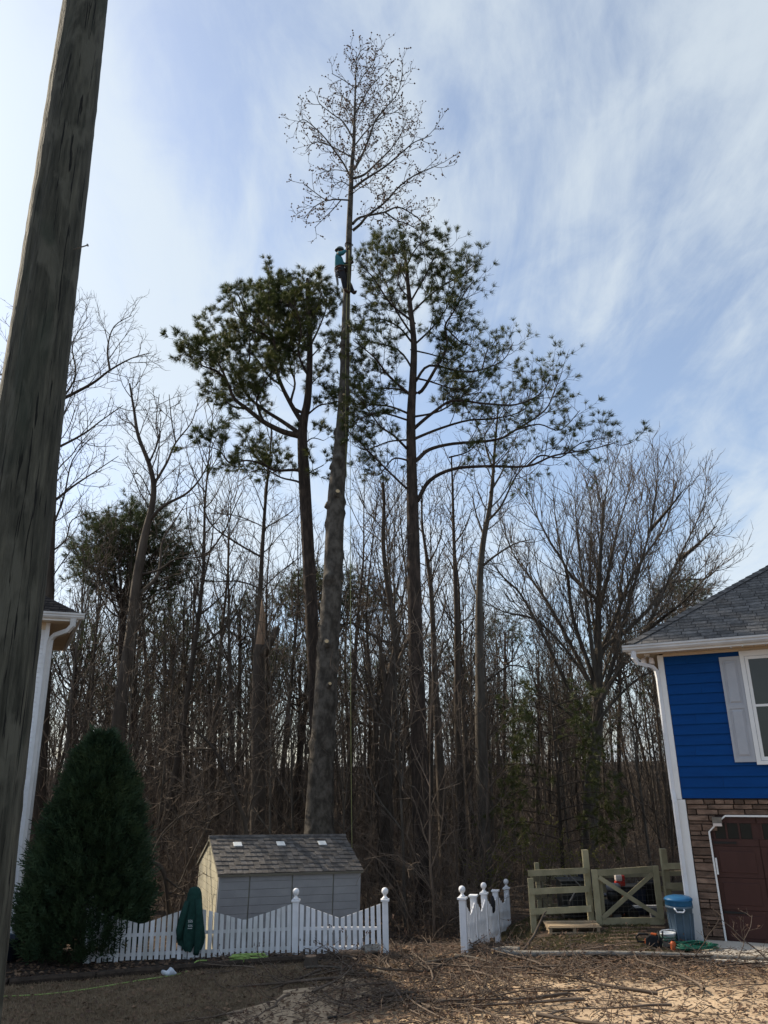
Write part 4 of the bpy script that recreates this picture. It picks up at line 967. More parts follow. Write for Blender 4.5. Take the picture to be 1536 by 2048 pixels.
L1 = [dep(z3, l, D1, dy, r) for l, dy, r in [
 ([(1060, 1300), (980, 1170), (900, 1010), (850, 850), (850, 700), (800, 560), (690, 470), (600, 380)], -1.2, .11), ([(1040, 1420), (920, 1390), (760, 1310), (620, 1200), (520, 1120), (470, 1000), (400, 850), (320, 740), (180, 650)], -1.0, .13),
 ([(1030, 1390), (900, 1300), (760, 1210), (620, 1090), (540, 930), (450, 760), (400, 620)], 1.4, .10), ([(620, 1200), (500, 1180), (400, 1090), (300, 1060)], .3, .05), ([(470, 1000), (380, 900), (250, 850), (140, 760)], -1.8, .06), ([(540, 930), (640, 820), (640, 680), (700, 560)], 1.0, .05),
 ([(850, 850), (960, 700), (1000, 500), (1050, 350)], 1.2, .07), ([(850, 700), (760, 600), (640, 560), (560, 460), (490, 350)], -1.5, .06), ([(1125, 950), (1040, 760), (1060, 560), (1000, 330)], -1.4, .07), ([(1130, 700), (1200, 560), (1260, 400), (1270, 300)], .9, .06),
 ([(1130, 600), (1110, 400), (1130, 260), (1120, 160)], .4, .06), ([(1130, 560), (1180, 400), (1230, 250)], -1.1, .05), ([(1100, 480), (980, 360), (900, 260), (840, 210)], .9, .05), ([(1128, 800), (1200, 720), (1240, 700)], -1.2, .04), ([(1110, 1050), (1180, 960), (1220, 940)], .8, .04),
 ([(1090, 1270), (1200, 1180), (1290, 1160), (1360, 1140)], -.5, .05), ([(1030, 1700), (850, 1700), (750, 1650), (620, 1620), (480, 1640), (400, 1540), (260, 1500)], -1.0, .06), ([(1050, 1800), (900, 1760), (760, 1690), (640, 1720)], 1.4, .05), ([(1080, 1500), (1150, 1440), (1240, 1460)], .6, .04), ([(1090, 1750), (1160, 1700), (1240, 1660)], -.8, .04),
 ([(900, 1010), (800, 940), (720, 820), (620, 720)], .8, .05), ([(760, 1310), (700, 1150), (760, 1000), (820, 900)], -1.8, .05), ([(980, 1170), (1010, 1000), (970, 850), (930, 640), (900, 420)], 1.9, .06), ([(600, 400), (560, 300), (540, 260)], -.5, .04), ([(800, 560), (790, 400), (820, 260)], 1.4, .05), ([(1050, 700), (940, 560), (800, 430), (720, 330)], 1.9, .05)]]
tr1 = [at(639, 1700, D1), at(634, 1480, D1)]+z3([(1090, 1859), (1075, 1600), (1070, 1400), (1085, 1270), (1110, 1150), (1125, 950), (1130, 700), (1120, 450), (1110, 250), (1110, 150)], D1)
tr1[0] = Vector((tr1[1].x+.02, D1, 0)); 
pine('pine_tree', 'tall pine with crown leaning left, just left of the stripped poplar', tr1, D1, .235, .05, L1, 31, thin=1.0, nn=26, w=.013, L=.22, frac=.7, step=.12)
D2 = 22.5
L2 = [dep(z4, l, D2, dy, r) for l, dy, r in [
 ([(500, 1410), (560, 1310), (680, 1250), (850, 1235), (1060, 1235), (1200, 1180), (1380, 1150), (1510, 1115)], -1.0, .085), ([(1060, 1235), (1130, 1180), (1230, 1190), (1330, 1120), (1450, 1090)], -.6, .035), ([(500, 1200), (560, 1150), (680, 1120), (900, 1100), (1000, 1050), (1150, 950), (1200, 850), (1240, 750)], 1.2, .08), ([(1000, 1050), (1120, 1020), (1230, 1050), (1330, 950)], .8, .03),
 ([(495, 1030), (580, 960), (680, 900), (850, 915), (1000, 920), (1120, 870), (1180, 790)], -1.4, .07), ([(495, 1090), (620, 1040), (760, 1000), (900, 990), (1050, 940), (1080, 800)], 1.0, .06), ([(520, 850), (600, 720), (650, 620), (640, 520), (680, 450), (740, 350), (790, 280)], -1.3, .07), ([(490, 800), (560, 720), (720, 750), (830, 740), (940, 690), (990, 600)], 1.4, .06), ([(830, 740), (850, 660), (870, 600)], .6, .03),
 ([(450, 1150), (380, 1080), (300, 1020), (200, 880)], -1.3, .06), ([(440, 960), (340, 925), (200, 920), (60, 900)], 1.0, .05), ([(450, 860), (350, 770), (280, 680), (170, 590)], -1.4, .07), ([(470, 600), (400, 520), (300, 480), (200, 500)], 1.2, .05), ([(445, 1350), (330, 1240), (200, 1110), (150, 1060)], -.9, .05), ([(430, 1200), (370, 1200), (300, 1280), (230, 1260)], 1.0, .04),
 ([(480, 500), (360, 400), (280, 280), (210, 200)], -1.1, .06), ([(460, 400), (540, 260), (600, 150), (680, 120)], .9, .05), ([(470, 450), (600, 330), (720, 260), (800, 200)], 1.3, .05), ([(450, 300), (380, 170), (330, 100)], 1.0, .04), ([(440, 220), (500, 110), (580, 70)], -.8, .04), ([(440, 200), (420, 110), (430, 60)], .2, .04), ([(470, 560), (380, 420), (340, 300), (280, 200)], 1.5, .05), ([(478, 620), (580, 520), (660, 400), (700, 250)], .4, .05), ([(465, 380), (400, 300), (420, 180)], -1.3, .04), ([(640, 520), (720, 600), (780, 610)], -1.2, .03), ([(475, 740), (400, 640), (250, 600), (180, 640)], .2, .05),
 ([(475, 780), (560, 800), (700, 840), (800, 800)], -.6, .05), ([(480, 880), (400, 840), (250, 830), (190, 760)], 1.6, .05), ([(490, 980), (620, 950), (750, 870), (860, 860)], 1.9, .05), ([(660, 1190), (760, 1160), (820, 1100)], -.5, .03), ([(450, 1000), (300, 960), (190, 1000)], -1.6, .05), ([(470, 640), (560, 660), (680, 690), (760, 650)], 1.0, .04), ([(445, 1100), (350, 1110), (240, 1150), (190, 1130)], .8, .04)]]
tr2 = [at(850, 1850, D2), at(838, 1500, D2), at(830, 1250, D2)]+z4([(475, 1536), (470, 1300), (465, 1000), (475, 800), (480, 600), (460, 400), (440, 200), (430, 80)], D2)
tr2[0].z = 0
pine('pine_tree', 'tall straight pine with a far reaching right limb, right of the stripped poplar', tr2, D2, .265, .035, L2, 32, thin=lambda q: .34 if q.x > 2.9 else (.85 if q.z > 13.5 else .62), nn=24, w=.012, L=.21, frac=.65, step=.12)
# umbrella pines farther back
def umb_limbs(cx, cy, rx, ry, tx, ty, D, n, seed, r0=.07):
    r = random.Random(seed); out = []
    for i in range(n):
        a = math.radians(-10+200*(i+.5)/n+r.uniform(-8, 8)); f = r.uniform(.75, 1.0)
        ex_, ey_ = cx-rx*f*math.cos(a), cy-ry*f*math.sin(a); st = r.uniform(0, .8)
        sx, sy = tx, ty-st*ry*.9
        out.append(([at(sx, sy, D), at(sx+(ex_-sx)*.4, sy+(ey_-sy)*.25, D+r.uniform(-1, 1)), at(ex_-(ex_-sx)*.25, ey_+ry*.12, D+r.uniform(-2, 2)), at(ex_, ey_, D+r.uniform(-2.4, 2.4))], r0*r.uniform(.6, 1)))
    return out
cfgF = [dict(den=2.0, a=.3, len=.26, abs=.5, ang=45, up=.2, K=4, wob=.25, rr=.012, rmin=.012, max=1.6),
        dict(den=2.8, a=.2, len=.4, abs=.3, ang=45, up=.25, K=3, wob=.25, rmin=.009, tipl=2, max=.8)]
def upine(name, label, cx, cy, rx, ry, tx, ty, by, D, seed, w0=.2, n=16, thin=1.0, group=None, step=.16):
    tr = [at(tx-(tx-cx)*0-4, by, D), at(tx-2, (by+ty)/2, D), at(tx, ty, D), at(cx+(tx-cx)*.3, cy, D), at(cx, cy-ry*.75, D)]
    tr[0] = Vector((tr[0].x, D, 0))
    return pine(name, label, tr, D, w0, .05, umb_limbs(cx, cy, rx, ry, tx, ty, D, n, seed), seed, cfgF, 16, .26, .016, 'needle_far', step, .8, group, thin)
upine('pine_tree', 'umbrella crowned dark pine rising beyond the white house gutter', 268, 1150, 118, 105, 245, 1250, 1560, 30, 41, .23, 34, step=.12)
upine('pine_tree', 'small dark pine crown showing above the hip of the blue house roof', 1370, 1215, 48, 42, 1370, 1255, 1500, 46, 42, .2, 14)
upine('pine_tree', 'dense pine crown showing behind the middle of the stripped poplar', 660, 1225, 105, 60, 660, 1290, 1560, 38, 43, .2, 26)
gpn = 'understorey pines in the wood'; lpn = 'slim understorey pine half hidden among the bare trunks'
for k, (cx, cy, rx, ry, D) in enumerate(((150, 1330, 70, 60, 36), (345, 1330, 70, 55, 38), (600, 1370, 80, 60, 36), (1345, 1390, 50, 70, 36), (420, 1400, 70, 50, 40), (960, 1420, 90, 50, 44), (1240, 1330, 60, 60, 42), (740, 1400, 70, 55, 42), (530, 1340, 55, 45, 42), (230, 1430, 80, 50, 42), (1100, 1430, 70, 45, 46), (860, 1330, 55, 45, 48), (480, 1260, 45, 45, 40), (1180, 1460, 60, 45, 38), (330, 1250, 50, 45, 42), (1010, 1300, 45, 45, 48))):
    upine('pine_tree', lpn, cx, cy, rx, ry, cx, cy+ry, 1620, D, 50+k, .13, 11, .8, gpn, .2)

# ------------------------------------------------------------------ bare hardwoods traced from the view
cfgB = [dict(den=2.3, a=.10, len=.36, abs=.5, ang=42, up=.12, K=6, wob=.19, rr=.011, rmin=.014, max=2.8),
        dict(den=3.3, a=.15, len=.38, abs=.3, ang=44, up=.10, K=5, wob=.22, rr=.010, rmin=.0105, max=1.3),
        dict(den=4.6, a=.15, len=.36, abs=.22, ang=46, up=.08, K=3, wob=.26, rmin=.008, max=.65)]
def bare(name, label, trunk, D, w0, w1, limbs, seed, cfg=cfgB, bark='bark_dark', group=None, tdef=True):
    T = Tree(seed); b = Vector((trunk[0].x, trunk[0].y, gzf(trunk[0].x, trunk[0].y))); trunk = [Vector((b.x, b.y, b.z-.15))]+trunk[1:]
    root = thing(name, label, 'tree', b, 0, group)
    p = smooth(trunk, 6); K = len(p); rd = [w0+(w1-w0)*(i/(K-1))**.9 for i in range(K)]
    T.wood.append((p, rd)); h = K//2; T.spawn(p[h:], rd[h:], 0, cfg)
    for l, r0 in limbs: T.limb(root_in(l, p, rd), r0, .012, 0, cfg)
    o = T.build(root, b, M[bark], M['twig'], 7, 3)
    return root
z5 = Z(0, 600, .4393)
DA = 27
bare('poplar_tree', 'bare spreading poplar rising behind the utility pole', [at(95, 1560, DA)]+z5([(215, 1500), (225, 1250), (240, 900), (262, 600), (290, 300), (305, 120)], DA), DA, .26, .04,
 [dep(z5, l, DA, dy, r) for l, dy, r in [([(285, 450), (420, 380), (500, 320), (600, 265), (690, 240)], -1.5, .09), ([(500, 320), (490, 220), (520, 120), (600, 70)], 1, .05), ([(290, 440), (345, 340), (330, 200), (400, 80)], 1.5, .06), ([(265, 670), (380, 610), (460, 550), (560, 480)], -1.8, .07), ([(240, 920), (330, 850), (420, 790), (540, 710)], 1.6, .08), ([(235, 1040), (290, 900), (330, 730), (420, 620)], -1, .06), ([(262, 600), (150, 450), (40, 380), (-60, 330)], 1, .09), ([(280, 420), (180, 280), (80, 170), (60, 80)], -1.4, .07), ([(240, 880), (120, 760), (0, 560), (-60, 500)], .6, .08), ([(228, 1150), (300, 1090), (330, 1000), (450, 960)], .8, .05), ([(225, 1280), (280, 1200), (330, 1130)], -1, .04), ([(-60, 460), (0, 340), (50, 370)], .5, .04)]], 61, bark='bark_dark')
DB = 25
bare('poplar_tree', 'bare forked poplar with a dead snag, left of the leaning pine', [at(236, 1500, DB)]+z5([(545, 1900), (570, 1700), (600, 1500), (620, 1300), (645, 1150), (665, 1050), (690, 950), (700, 850), (680, 750), (630, 620), (610, 500), (590, 380)], DB), DB, .25, .03,
 [dep(z5, l, DB, dy, r) for l, dy, r in [([(700, 840), (760, 740), (800, 650), (870, 560), (900, 470)], 1.2, .07), ([(680, 1010), (740, 940), (850, 880), (920, 800), (965, 700)], -1.4, .09), ([(630, 1340), (720, 1250), (740, 1100), (800, 1000), (850, 920)], 1.3, .09), ([(720, 1230), (800, 1180), (900, 1170), (990, 1120)], -.8, .05), ([(680, 740), (720, 640), (710, 560), (725, 430)], .9, .05), ([(690, 900), (640, 800), (600, 790)], -1, .03), ([(620, 1480), (680, 1430), (780, 1400)], 1, .035), ([(800, 650), (780, 540), (770, 430)], -1, .03), ([(630, 620), (600, 560), (560, 540)], .8, .02)]], 62)
zS = Z(100, 960, .3385)
DS = 26
bare('hardwood_tree', 'tall thin bare tree with long left limb, between the evergreen and the leaning pine', [at(500, 1640, DS)]+zS([(1215, 1500), (1225, 1000), (1240, 700), (1255, 400), (1275, 100), (1300, -150), (1310, -330)], DS), DS, .15, .02,
 [dep(zS, l, DS, dy, r) for l, dy, r in [([(1240, 450), (1100, 370), (960, 270), (900, 150), (840, 60)], -1, .05), ([(1235, 640), (1120, 600), (960, 600), (820, 590)], .8, .04), ([(1245, 660), (1340, 560), (1470, 460)], -1, .04), ([(1265, 290), (1360, 230), (1440, 180)], 1, .04), ([(1265, 280), (1100, 210), (960, 200)], 1, .03), ([(1290, -40), (1200, -160), (1150, -280)], -.8, .03)]], 63)
# broken snag
sg = thing('dead_snag', 'broken dead tree trunk with splintered pale top and one stub limb', 'tree', (at(518, 1600, 24.5).x, 24.5, gzf(-4, 24.5)))
gb = Vector(sg.location)
tp2 = [Vector((gb.x, gb.y, gb.z-.1))]+[at(x, y, 24.5) for x, y in ((517, 1500), (516, 1400), (518, 1320), (520, 1290))]
MB().tube([q-gb for q in smooth(tp2, 4)], [.23-.004*i for i in range(17)], 12).build('trunk', M['bark_dark'], sg, True)
tp2 = [at(x, y, 24.5) for x, y in ((520, 1292), (523, 1260), (525, 1230), (524, 1196))]
MB().tube([q-gb for q in tp2], [.155, .13, .09, .015], 8).build('splintered_top', M['deadwood'], sg)
tp2 = [at(x, y, 24.4) for x, y in ((526, 1310), (540, 1285), (556, 1255))]
MB().tube([q-gb for q in tp2], [.15, .12, .10], 10).build('limb_stub', M['bark_dark'], sg, True)
zV = Z(680, 1000, .293); DV = 24
bare('hardwood_tree', 'vine wrapped crooked forked tree between poplar and straight pine', [at(773, 1800, DV)]+zV([(310, 2040), (300, 1700), (320, 1350), (350, 1150), (380, 1000), (350, 750), (325, 600), (295, 300), (300, 0), (290, -120)], DV), DV, .20, .04,
 [dep(zV, l, DV, dy, r) for l, dy, r in [([(320, 1350), (285, 1100), (260, 950), (180, 900), (80, 840), (30, 860)], -.8, .10), ([(370, 1160), (440, 1010), (480, 900), (470, 700)], .9, .11), ([(260, 950), (270, 880), (310, 890)], .3, .05), ([(310, 1480), (230, 1400), (160, 1200), (80, 1110), (0, 1130)], .6, .06), ([(345, 740), (250, 640), (200, 580), (130, 610)], -1, .04), ([(440, 1010), (430, 850), (420, 740)], -.6, .04), ([(300, 300), (220, 230), (140, 180)], .8, .03)]], 64)
T = MB(); rv = random.Random(3)
vb = bpy.data.objects['hardwood_tree.001']; vbl = Vector(vb.location)
for v in range(4):
    ph = v*1.6; pts = []
    for i in range(60):
        f = i/59; y = 1800-470*f; c = at(773-3*f*2, y, DV); pts.append(c+Vector((math.cos(ph+f*9)*(.24-.02*f), math.sin(ph+f*9)*(.24-.02*f), 0))-vbl)
    pts[0].z = min(pts[0].z, 0.05)
    MB().tube(pts, .022, 5).build('vine', M['bark_dark'], vb, True)
for k, (lab, trk, D, w0, brk, lims) in enumerate((
  ('medium bare tree standing close right of the straight pine trunk', [(690, 1900), (670, 1600), (650, 1300), (640, 1000), (620, 600), (590, 380), (560, 150), (560, -100)], 27, .17, 'bark_dark', [([(625, 700), (690, 560), (760, 420)], 1), ([(600, 430), (660, 330), (700, 200)], -1), ([(655, 1150), (750, 1210), (860, 1260)], .6)]),
  ('slender dark straight bare tree between the straight pine and the pale tree', [(812, 2040), (803, 1500), (800, 1100), (795, 800), (785, 500), (775, 200), (768, -80), (760, -300)], 25, .14, 'bark_dark', [([(795, 860), (740, 800), (690, 700)], -.8), ([(798, 840), (880, 800), (920, 700)], .8), ([(785, 500), (740, 400), (700, 360)], .5), ([(778, 300), (850, 200), (900, 60)], -.9)]),
  ('pale barked bare tree splitting high up, in front of the spreading oak', [(965, 2040), (960, 1600), (958, 1300), (950, 1000), (952, 600), (975, 300), (1020, 60), (1040, -120), (1060, -400), (1080, -620)], 24, .20, 'bark_pale', [([(955, 700), (900, 560), (870, 400)], .9), ([(960, 460), (1060, 380), (1190, 300), (1300, 270)], -1), ([(985, 250), (930, 100), (900, -60)], 1), ([(1000, 150), (1100, 40), (1200, -160), (1330, -310)], -1.2), ([(1050, -200), (1000, -340), (980, -480)], .6), ([(960, 1260), (1050, 1200), (1160, 1130), (1300, 1150)], -.7), ([(958, 1430), (1050, 1390), (1150, 1420)], .8), ([(1030, -60), (1110, -200), (1160, -360)], .7)]))):
    tr_ = zV(trk, D); bare('hardwood_tree', lab, [Vector((tr_[0].x, D, 0))]+tr_[1:], D, w0, .025, [dep(zV, l, D, dy, w0*.32) for l, dy in lims], 70+k, bark=brk)
# the big spreading oak
zO = Z(900, 880, .4297); DO = 31
cfgO = [dict(den=2.9, a=.20, len=.26, abs=.7, ang=30, up=.16, K=6, wob=.14, rr=.010, rmin=.016, max=2.6),
        dict(den=3.4, a=.15, len=.42, abs=.4, ang=33, up=.12, K=5, wob=.17, rr=.009, rmin=.012, max=1.3),
        dict(den=3.4, a=.2, len=.40, abs=.25, ang=35, up=.1, K=3, wob=.2, rmin=.010, max=.7)]
ol = [([(690, 1250), (740, 1100), (780, 960), (820, 800), (880, 600), (930, 420), (960, 250), (965, 170)], -1.5), ([(690, 1020), (760, 850), (840, 650), (900, 550), (1000, 400), (1040, 250), (1050, 190)], 2), ([(700, 1220), (800, 1050), (900, 900), (970, 760), (1060, 560), (1130, 420), (1190, 290)], -3), ([(710, 980), (830, 880), (930, 780), (1000, 680), (1100, 650), (1200, 640), (1270, 560)], 1), ([(680, 870), (720, 700), (760, 500), (800, 350), (850, 160)], 1.6), ([(665, 1000), (640, 800), (610, 600), (590, 400), (580, 240)], -1), ([(650, 1060), (570, 820), (540, 600), (470, 480), (400, 350), (350, 250)], 1.4), ([(660, 1330), (540, 1130), (430, 900), (330, 720), (250, 640), (190, 560)], -2), ([(640, 1110), (480, 800), (380, 650), (300, 540), (240, 400)], 2.4), ([(690, 1000), (690, 700), (700, 500), (720, 300), (745, 120)], -.6), ([(720, 1130), (850, 980), (960, 830), (1080, 760), (1180, 690)], 3), ([(680, 950), (650, 650), (660, 430), (650, 230)], 3), ([(690, 1180), (780, 870), (800, 620), (860, 420), (900, 220)], 3.2), ([(700, 1300), (850, 1130), (960, 1060), (1080, 900)], -1.5), ([(655, 1150), (520, 950), (380, 830), (250, 800), (150, 740)], 1.0), ([(900, 900), (1000, 820), (1100, 740), (1220, 600)], -4), ([(680, 1380), (560, 1280), (430, 1180), (300, 1130)], -1), ([(540, 600), (500, 420), (480, 270)], .5), ([(930, 420), (1010, 330), (1090, 230)], -2), ([(1060, 560), (1160, 480), (1240, 400)], -3.5)]
to = zO([(650, 2050), (650, 1900), (660, 1600), (680, 1400), (690, 1230), (690, 1050), (690, 850), (695, 650), (705, 450), (715, 280)], DO)
bare('oak_tree', 'wide spreading bare oak with fan of limbs beside the blue house', [Vector((to[0].x, DO, 0))]+to[1:], DO, .36, .03, [dep(zO, l, DO, dy, .14 if i < 9 else .10) for i, (l, dy) in enumerate([([(float(np.interp(l[0][1]+150, [1050, 1230, 1400, 1600], [690, 690, 680, 660])), l[0][1]+150)]+l if l[0][0] < 730 else l, dy) for l, dy in ol])], 81, cfgO, 'bark_pale')

# ------------------------------------------------------------------ generic trees of the wood (copies of a few kinds)
def gen_bare(H, r0, seed, start=.35, spread=.3, den=1.2, third=True, tw=1.0):
    T = Tree(seed); r = T.r; pts = []; p = Vector((0, 0, -.2)); d = Vector((r.gauss(0, .03), r.gauss(0, .03), 1))
    n = 9
    for i in range(n):
        pts.append(p.copy()); d = (d+Vector((r.gauss(0, .05), r.gauss(0, .05), .25))).normalized(); p = p+d*(H+.2)/(n-1)
    p_ = smooth(pts, 2); K = len(p_); rd = [max(.012, r0*(1-.95*(i/(K-1))**.9)) for i in range(K)]
    T.wood.append((p_, rd))
    cfg = [dict(den=den, a=start, len=spread, abs=.4, ang=42, up=.2, K=6, wob=.18, rr=.012, rmin=.014*tw, max=H*.26),
           dict(den=2.3, a=.15, len=.40, abs=.3, ang=44, up=.12, K=4, wob=.22, rr=.010, rmin=.011*tw, max=1.5),
           dict(den=2.4, a=.2, len=.38, abs=.25, ang=44, up=.08, K=3, wob=.22, rmin=.0085*tw, max=.75)]
    T.spawn(p_, rd, 0, cfg if third else cfg[:2]); return T
def proto(T, bark):
    V, F = tubes(T.wood, 6); a = npmesh('trunk', V, F, M[bark], True); V, F = tubes(T.twig, 3); return a, npmesh('crown', V, F, M['twig'], True)
P1 = [proto(gen_bare(H, r0, 90+i, st, spd, den), bk) for i, (H, r0, st, spd, den, bk) in enumerate(((15, .15, .40, .26, 1.5, 'bark_dark'), (17, .17, .45, .22, 1.4, 'bark_dark'), (13, .11, .30, .30, 1.7, 'bark_dark'), (16, .14, .38, .28, 1.4, 'bark_pale'), (14, .12, .35, .24, 1.8, 'bark_dark')))]
P2 = [proto(gen_bare(H, r0, 120+i, st, spd, den, True), bk) for i, (H, r0, st, spd, den, bk) in enumerate(((6, .035, .15, .34, 2.4, 'twig'), (8, .045, .2, .30, 2.2, 'bark_dark'), (5, .03, .1, .4, 2.8, 'twig'), (9, .05, .25, .26, 2.0, 'bark_pale')))]
def clear(x, y):
    for (a, b, c) in ((-2.6, 19.2, 3.0), (6.5, 19, 3.4), (-1.9, 22, .8), (1.3, 22.5, .8), (-9.5, 20, 4.2)):
        if (x-a)**2+(y-b)**2 < c*c: return False
    if x > 2.2 and y < 24: return False
    if x > 6.0 and y < 27: return False
    return True
def plant(protos, n, ymin, ymax, label, group, seed, smin=.8, smax=1.15, xl=-.62, xr=.52, py=1.0):
    r = random.Random(seed); k = 0; spots = []
    while k < n:
        y = ymin+(ymax-ymin)*r.random()**py; x = y*r.uniform(xl, xr)
        if not clear(x, y) or (protos is P1 and .15 < x/y < .45 and y < 34) or any((x-a)**2+(y-b)**2 < .5 for a, b in spots): continue
        spots.append((x, y)); a, b = protos[k % len(protos)]
        o = thing('hardwood_tree' if protos is P1 else 'sapling', label if isinstance(label, str) else label[k % len(label)], 'tree' if protos is P1 else 'sapling', (x, y, gzf(x, y)), r.uniform(0, 6.28), group)
        s = r.uniform(smin, smax)*(.82 if protos is P1 and .10 < x/y < .6 else 1); o.scale = (s, s, s); o.rotation_euler = (r.gauss(0, .035), r.gauss(0, .035), o.rotation_euler[2])
        link('trunk', a, o); link('crown', b, o); k += 1
plant(P1, 140, 26.5, 52, ['dark barked leafless tree with spreading top in the wood', 'tall slim straight dark leafless tree in the wood', 'short bushy dark leafless tree in the wood', 'pale grey barked leafless tree in the wood', 'dark leafless tree with narrow twiggy crown in the wood'], 'bare trees in the wood', 1, .74, 1.10)
plant(P2, 190, 19.6, 42, ['thin brown leafless sapling branching near the ground', 'dark straight leafless sapling in the undergrowth', 'low bushy brown sapling in the undergrowth', 'tall pale barked sapling in the undergrowth'], 'saplings in the wood', 2, .7, 1.2, py=1.2)
# far wood: one mass
rw = np.random.RandomState(9); fv = []
for i in range(4):
    T = gen_bare(14, .15, 200+i, .3, .3, 1.3, True, 2.0); V1, F1 = tubes(T.wood, 4); V2, F2 = tubes(T.twig, 3); fv.append((np.concatenate([V1, V2]), np.concatenate([F1, F2+len(V1)])))
VV = []; FF = []; off = 0
for i in range(430):
    y = 48+120*rw.rand()**1.3; x = y*rw.uniform(-.66, .62); V, F = fv[i % 4]; a = rw.rand()*6.28; s = rw.uniform(.65, 1.0)
    R_ = np.array([[math.cos(a), -math.sin(a), 0], [math.sin(a), math.cos(a), 0], [0, 0, 1]])*s
    VV.append(V @ R_.T*np.array([1.0, 1.0, 1.0])+np.array([x, y, gzf(x, y)])); FF.append(F+off); off += len(V)
tag(link('far_wood', npmesh('far_wood', np.concatenate(VV), np.concatenate(FF), M['bark_dark'])), 'far bare wood fading behind the nearer trunks', 'woodland', kind='stuff')
# thicket of tangled stems between the trunks
rt = random.Random(77); pl_ = []
for i in range(7500):
    y = 19.5+26*rt.random()**1.3; x = y*rt.uniform(-.60, .50)
    if not clear(x, y): continue
    h = rt.uniform(.8, 3.4)*(1.0 if x < 1.5 else .75); p = Vector((x, y, gzf(x, y)-.05)); d = Vector((rt.gauss(0, .45), rt.gauss(0, .45), 1)).normalized(); q = [p.copy()]
    for k in range(6):
        d = (d+rvec(rt)*.32+Vector((0, 0, -.05*k))).normalized(); p = p+d*h/6*1.25; q.append(p.copy())
    r0 = rt.uniform(.005, .013); pl_.append((q, [r0*(1-.1*k) for k in range(7)]))
    for k in range(rt.randint(1, 4)):
        j = rt.randint(2, 5); p2 = q[j].copy(); d2 = (d+rvec(rt)*1.1).normalized(); qq = [p2.copy()]
        for m_ in range(3): d2 = (d2+rvec(rt)*.3).normalized(); p2 = p2+d2*rt.uniform(.12, .35); qq.append(p2.copy())
        pl_.append((qq, [.005, .0045, .004, .003]))
V, F = tubes(pl_, 3); tag(link('thicket', npmesh('thicket', V, F, M['twig'])), 'tangled brown leafless thicket under the trees', 'brush', kind='stuff'); pl_ = []
for i in range(13000):
    y = 38+95*rt.random(); x = y*rt.uniform(-.64, .60); s = y/45; h = rt.uniform(1.2, 5.5); p = Vector((x, y, gzf(x, y)-.1)); d = Vector((rt.gauss(0, .35), rt.gauss(0, .35), 1)).normalized(); q = [p.copy()]
    for k in range(4): d = (d+rvec(rt)*.32).normalized(); p = p+d*h/4; q.append(p.copy())
    pl_.append((q, [.016*s, .014*s, .012*s, .010*s, .007*s]))
    for k in range(3):
        p2 = q[rt.randint(1, 3)].copy(); d2 = (d+rvec(rt)*1.1).normalized(); pl_.append(([p2, p2+d2*h*.16, p2+d2*h*.3+rvec(rt)*.2], [.010*s, .008*s, .006*s]))
V, F = tubes(pl_, 3)
tag(link('far_thicket', npmesh('far_thicket', V, F, M['bark_dark'])), 'far grey brown brush filling the wood', 'brush', kind='stuff')

# ------------------------------------------------------------------ evergreens near the houses, young pine, shrub
eb = gp(152, 1922)
ev = thing('evergreen_tree', 'dense dark green conical evergreen in front of the white house', 'tree', (eb.x, eb.y+.25, 0))
rs = np.random.RandomState(6); HH = 3.85
MB().tube([(0, 0, -.1), (0, 0, 1.6), (.03, 0, HH*.9)], [.10, .07, .015], 8).build('trunk', M['bark_dark'], ev)
def ever_r(h): 
    return np.interp(h, [0, .06, .18, .35, .55, .75, .9, 1.0], [.95, 1.06, 1.08, 1.02, .86, .60, .36, .04])
# a core that blocks light, made of many shaded sprays
N_ = 15000
hh = rs.rand(N_)**.85; aa = rs.rand(N_)*2*np.pi; lump = 1+.10*np.sin(aa*5+hh*9)+.10*np.sin(aa*3-hh*17)+.09*np.sin(aa*8+hh*31)+.06*np.sin(aa*13-hh*47)
rr_ = .88*ever_r(hh)*lump*(1-.55*rs.rand(N_)**2.2)
P_ = np.stack([rr_*np.cos(aa), rr_*np.sin(aa), .05+hh*(HH-.2)], 1)
Dv = np.stack([np.cos(aa), np.sin(aa), .75+.7*rs.rand(N_)], 1)+rs.randn(N_, 3)*.25
def sprays(P_, Dv, L, w, nl, m, name, seed):
    rs = np.random.RandomState(seed); n = len(P_); D = Dv/np.linalg.norm(Dv, axis=1, keepdims=True)
    s = np.cross(D, rs.randn(n, 3)); s /= np.linalg.norm(s, axis=1, keepdims=True)
    Ls = L*(.6+.7*rs.rand(n, 1)); VV = []
    for k in range(nl):
        f = (k+.5)/nl; sd_ = -1 if k % 2 else 1
        b = P_+D*Ls*f*.8; d = D*.8+s*sd_*.75+rs.randn(n, 3)*.15; d /= np.linalg.norm(d, axis=1, keepdims=True)
        if k == nl-1: d = D
        t = b+d*Ls*(.5-.2*f); t[:, 2] -= .03*Ls[:, 0]; pz = np.cross(d, s+.01); pz = np.cross(d, np.cross(D, s)); pz /= np.linalg.norm(pz, axis=1, keepdims=True)+1e-9
        VV.append(np.stack([b-pz*w/2, b+pz*w/2, t], 1))
    V = np.concatenate(VV).reshape(-1, 3); F = np.arange(len(V)).reshape(-1, 3)
    return npmesh(name, V, F, m)
kx = rs.rand(1300); ka = rs.rand(1300)*2*np.pi; kr = .92*ever_r(kx)*(.93+.2*rs.rand(1300))
P_ = np.concatenate([P_, np.stack([kr*np.cos(ka), kr*np.sin(ka), .08+kx*(HH-.12)], 1)]); Dv = np.concatenate([Dv, np.stack([np.cos(ka), np.sin(ka), .5+1.3*rs.rand(1300)], 1)])
tag(link('crown', sprays(P_, Dv, .27, .034, 6, M['cypress'], 'crown', 3), ev), kind='stuff')
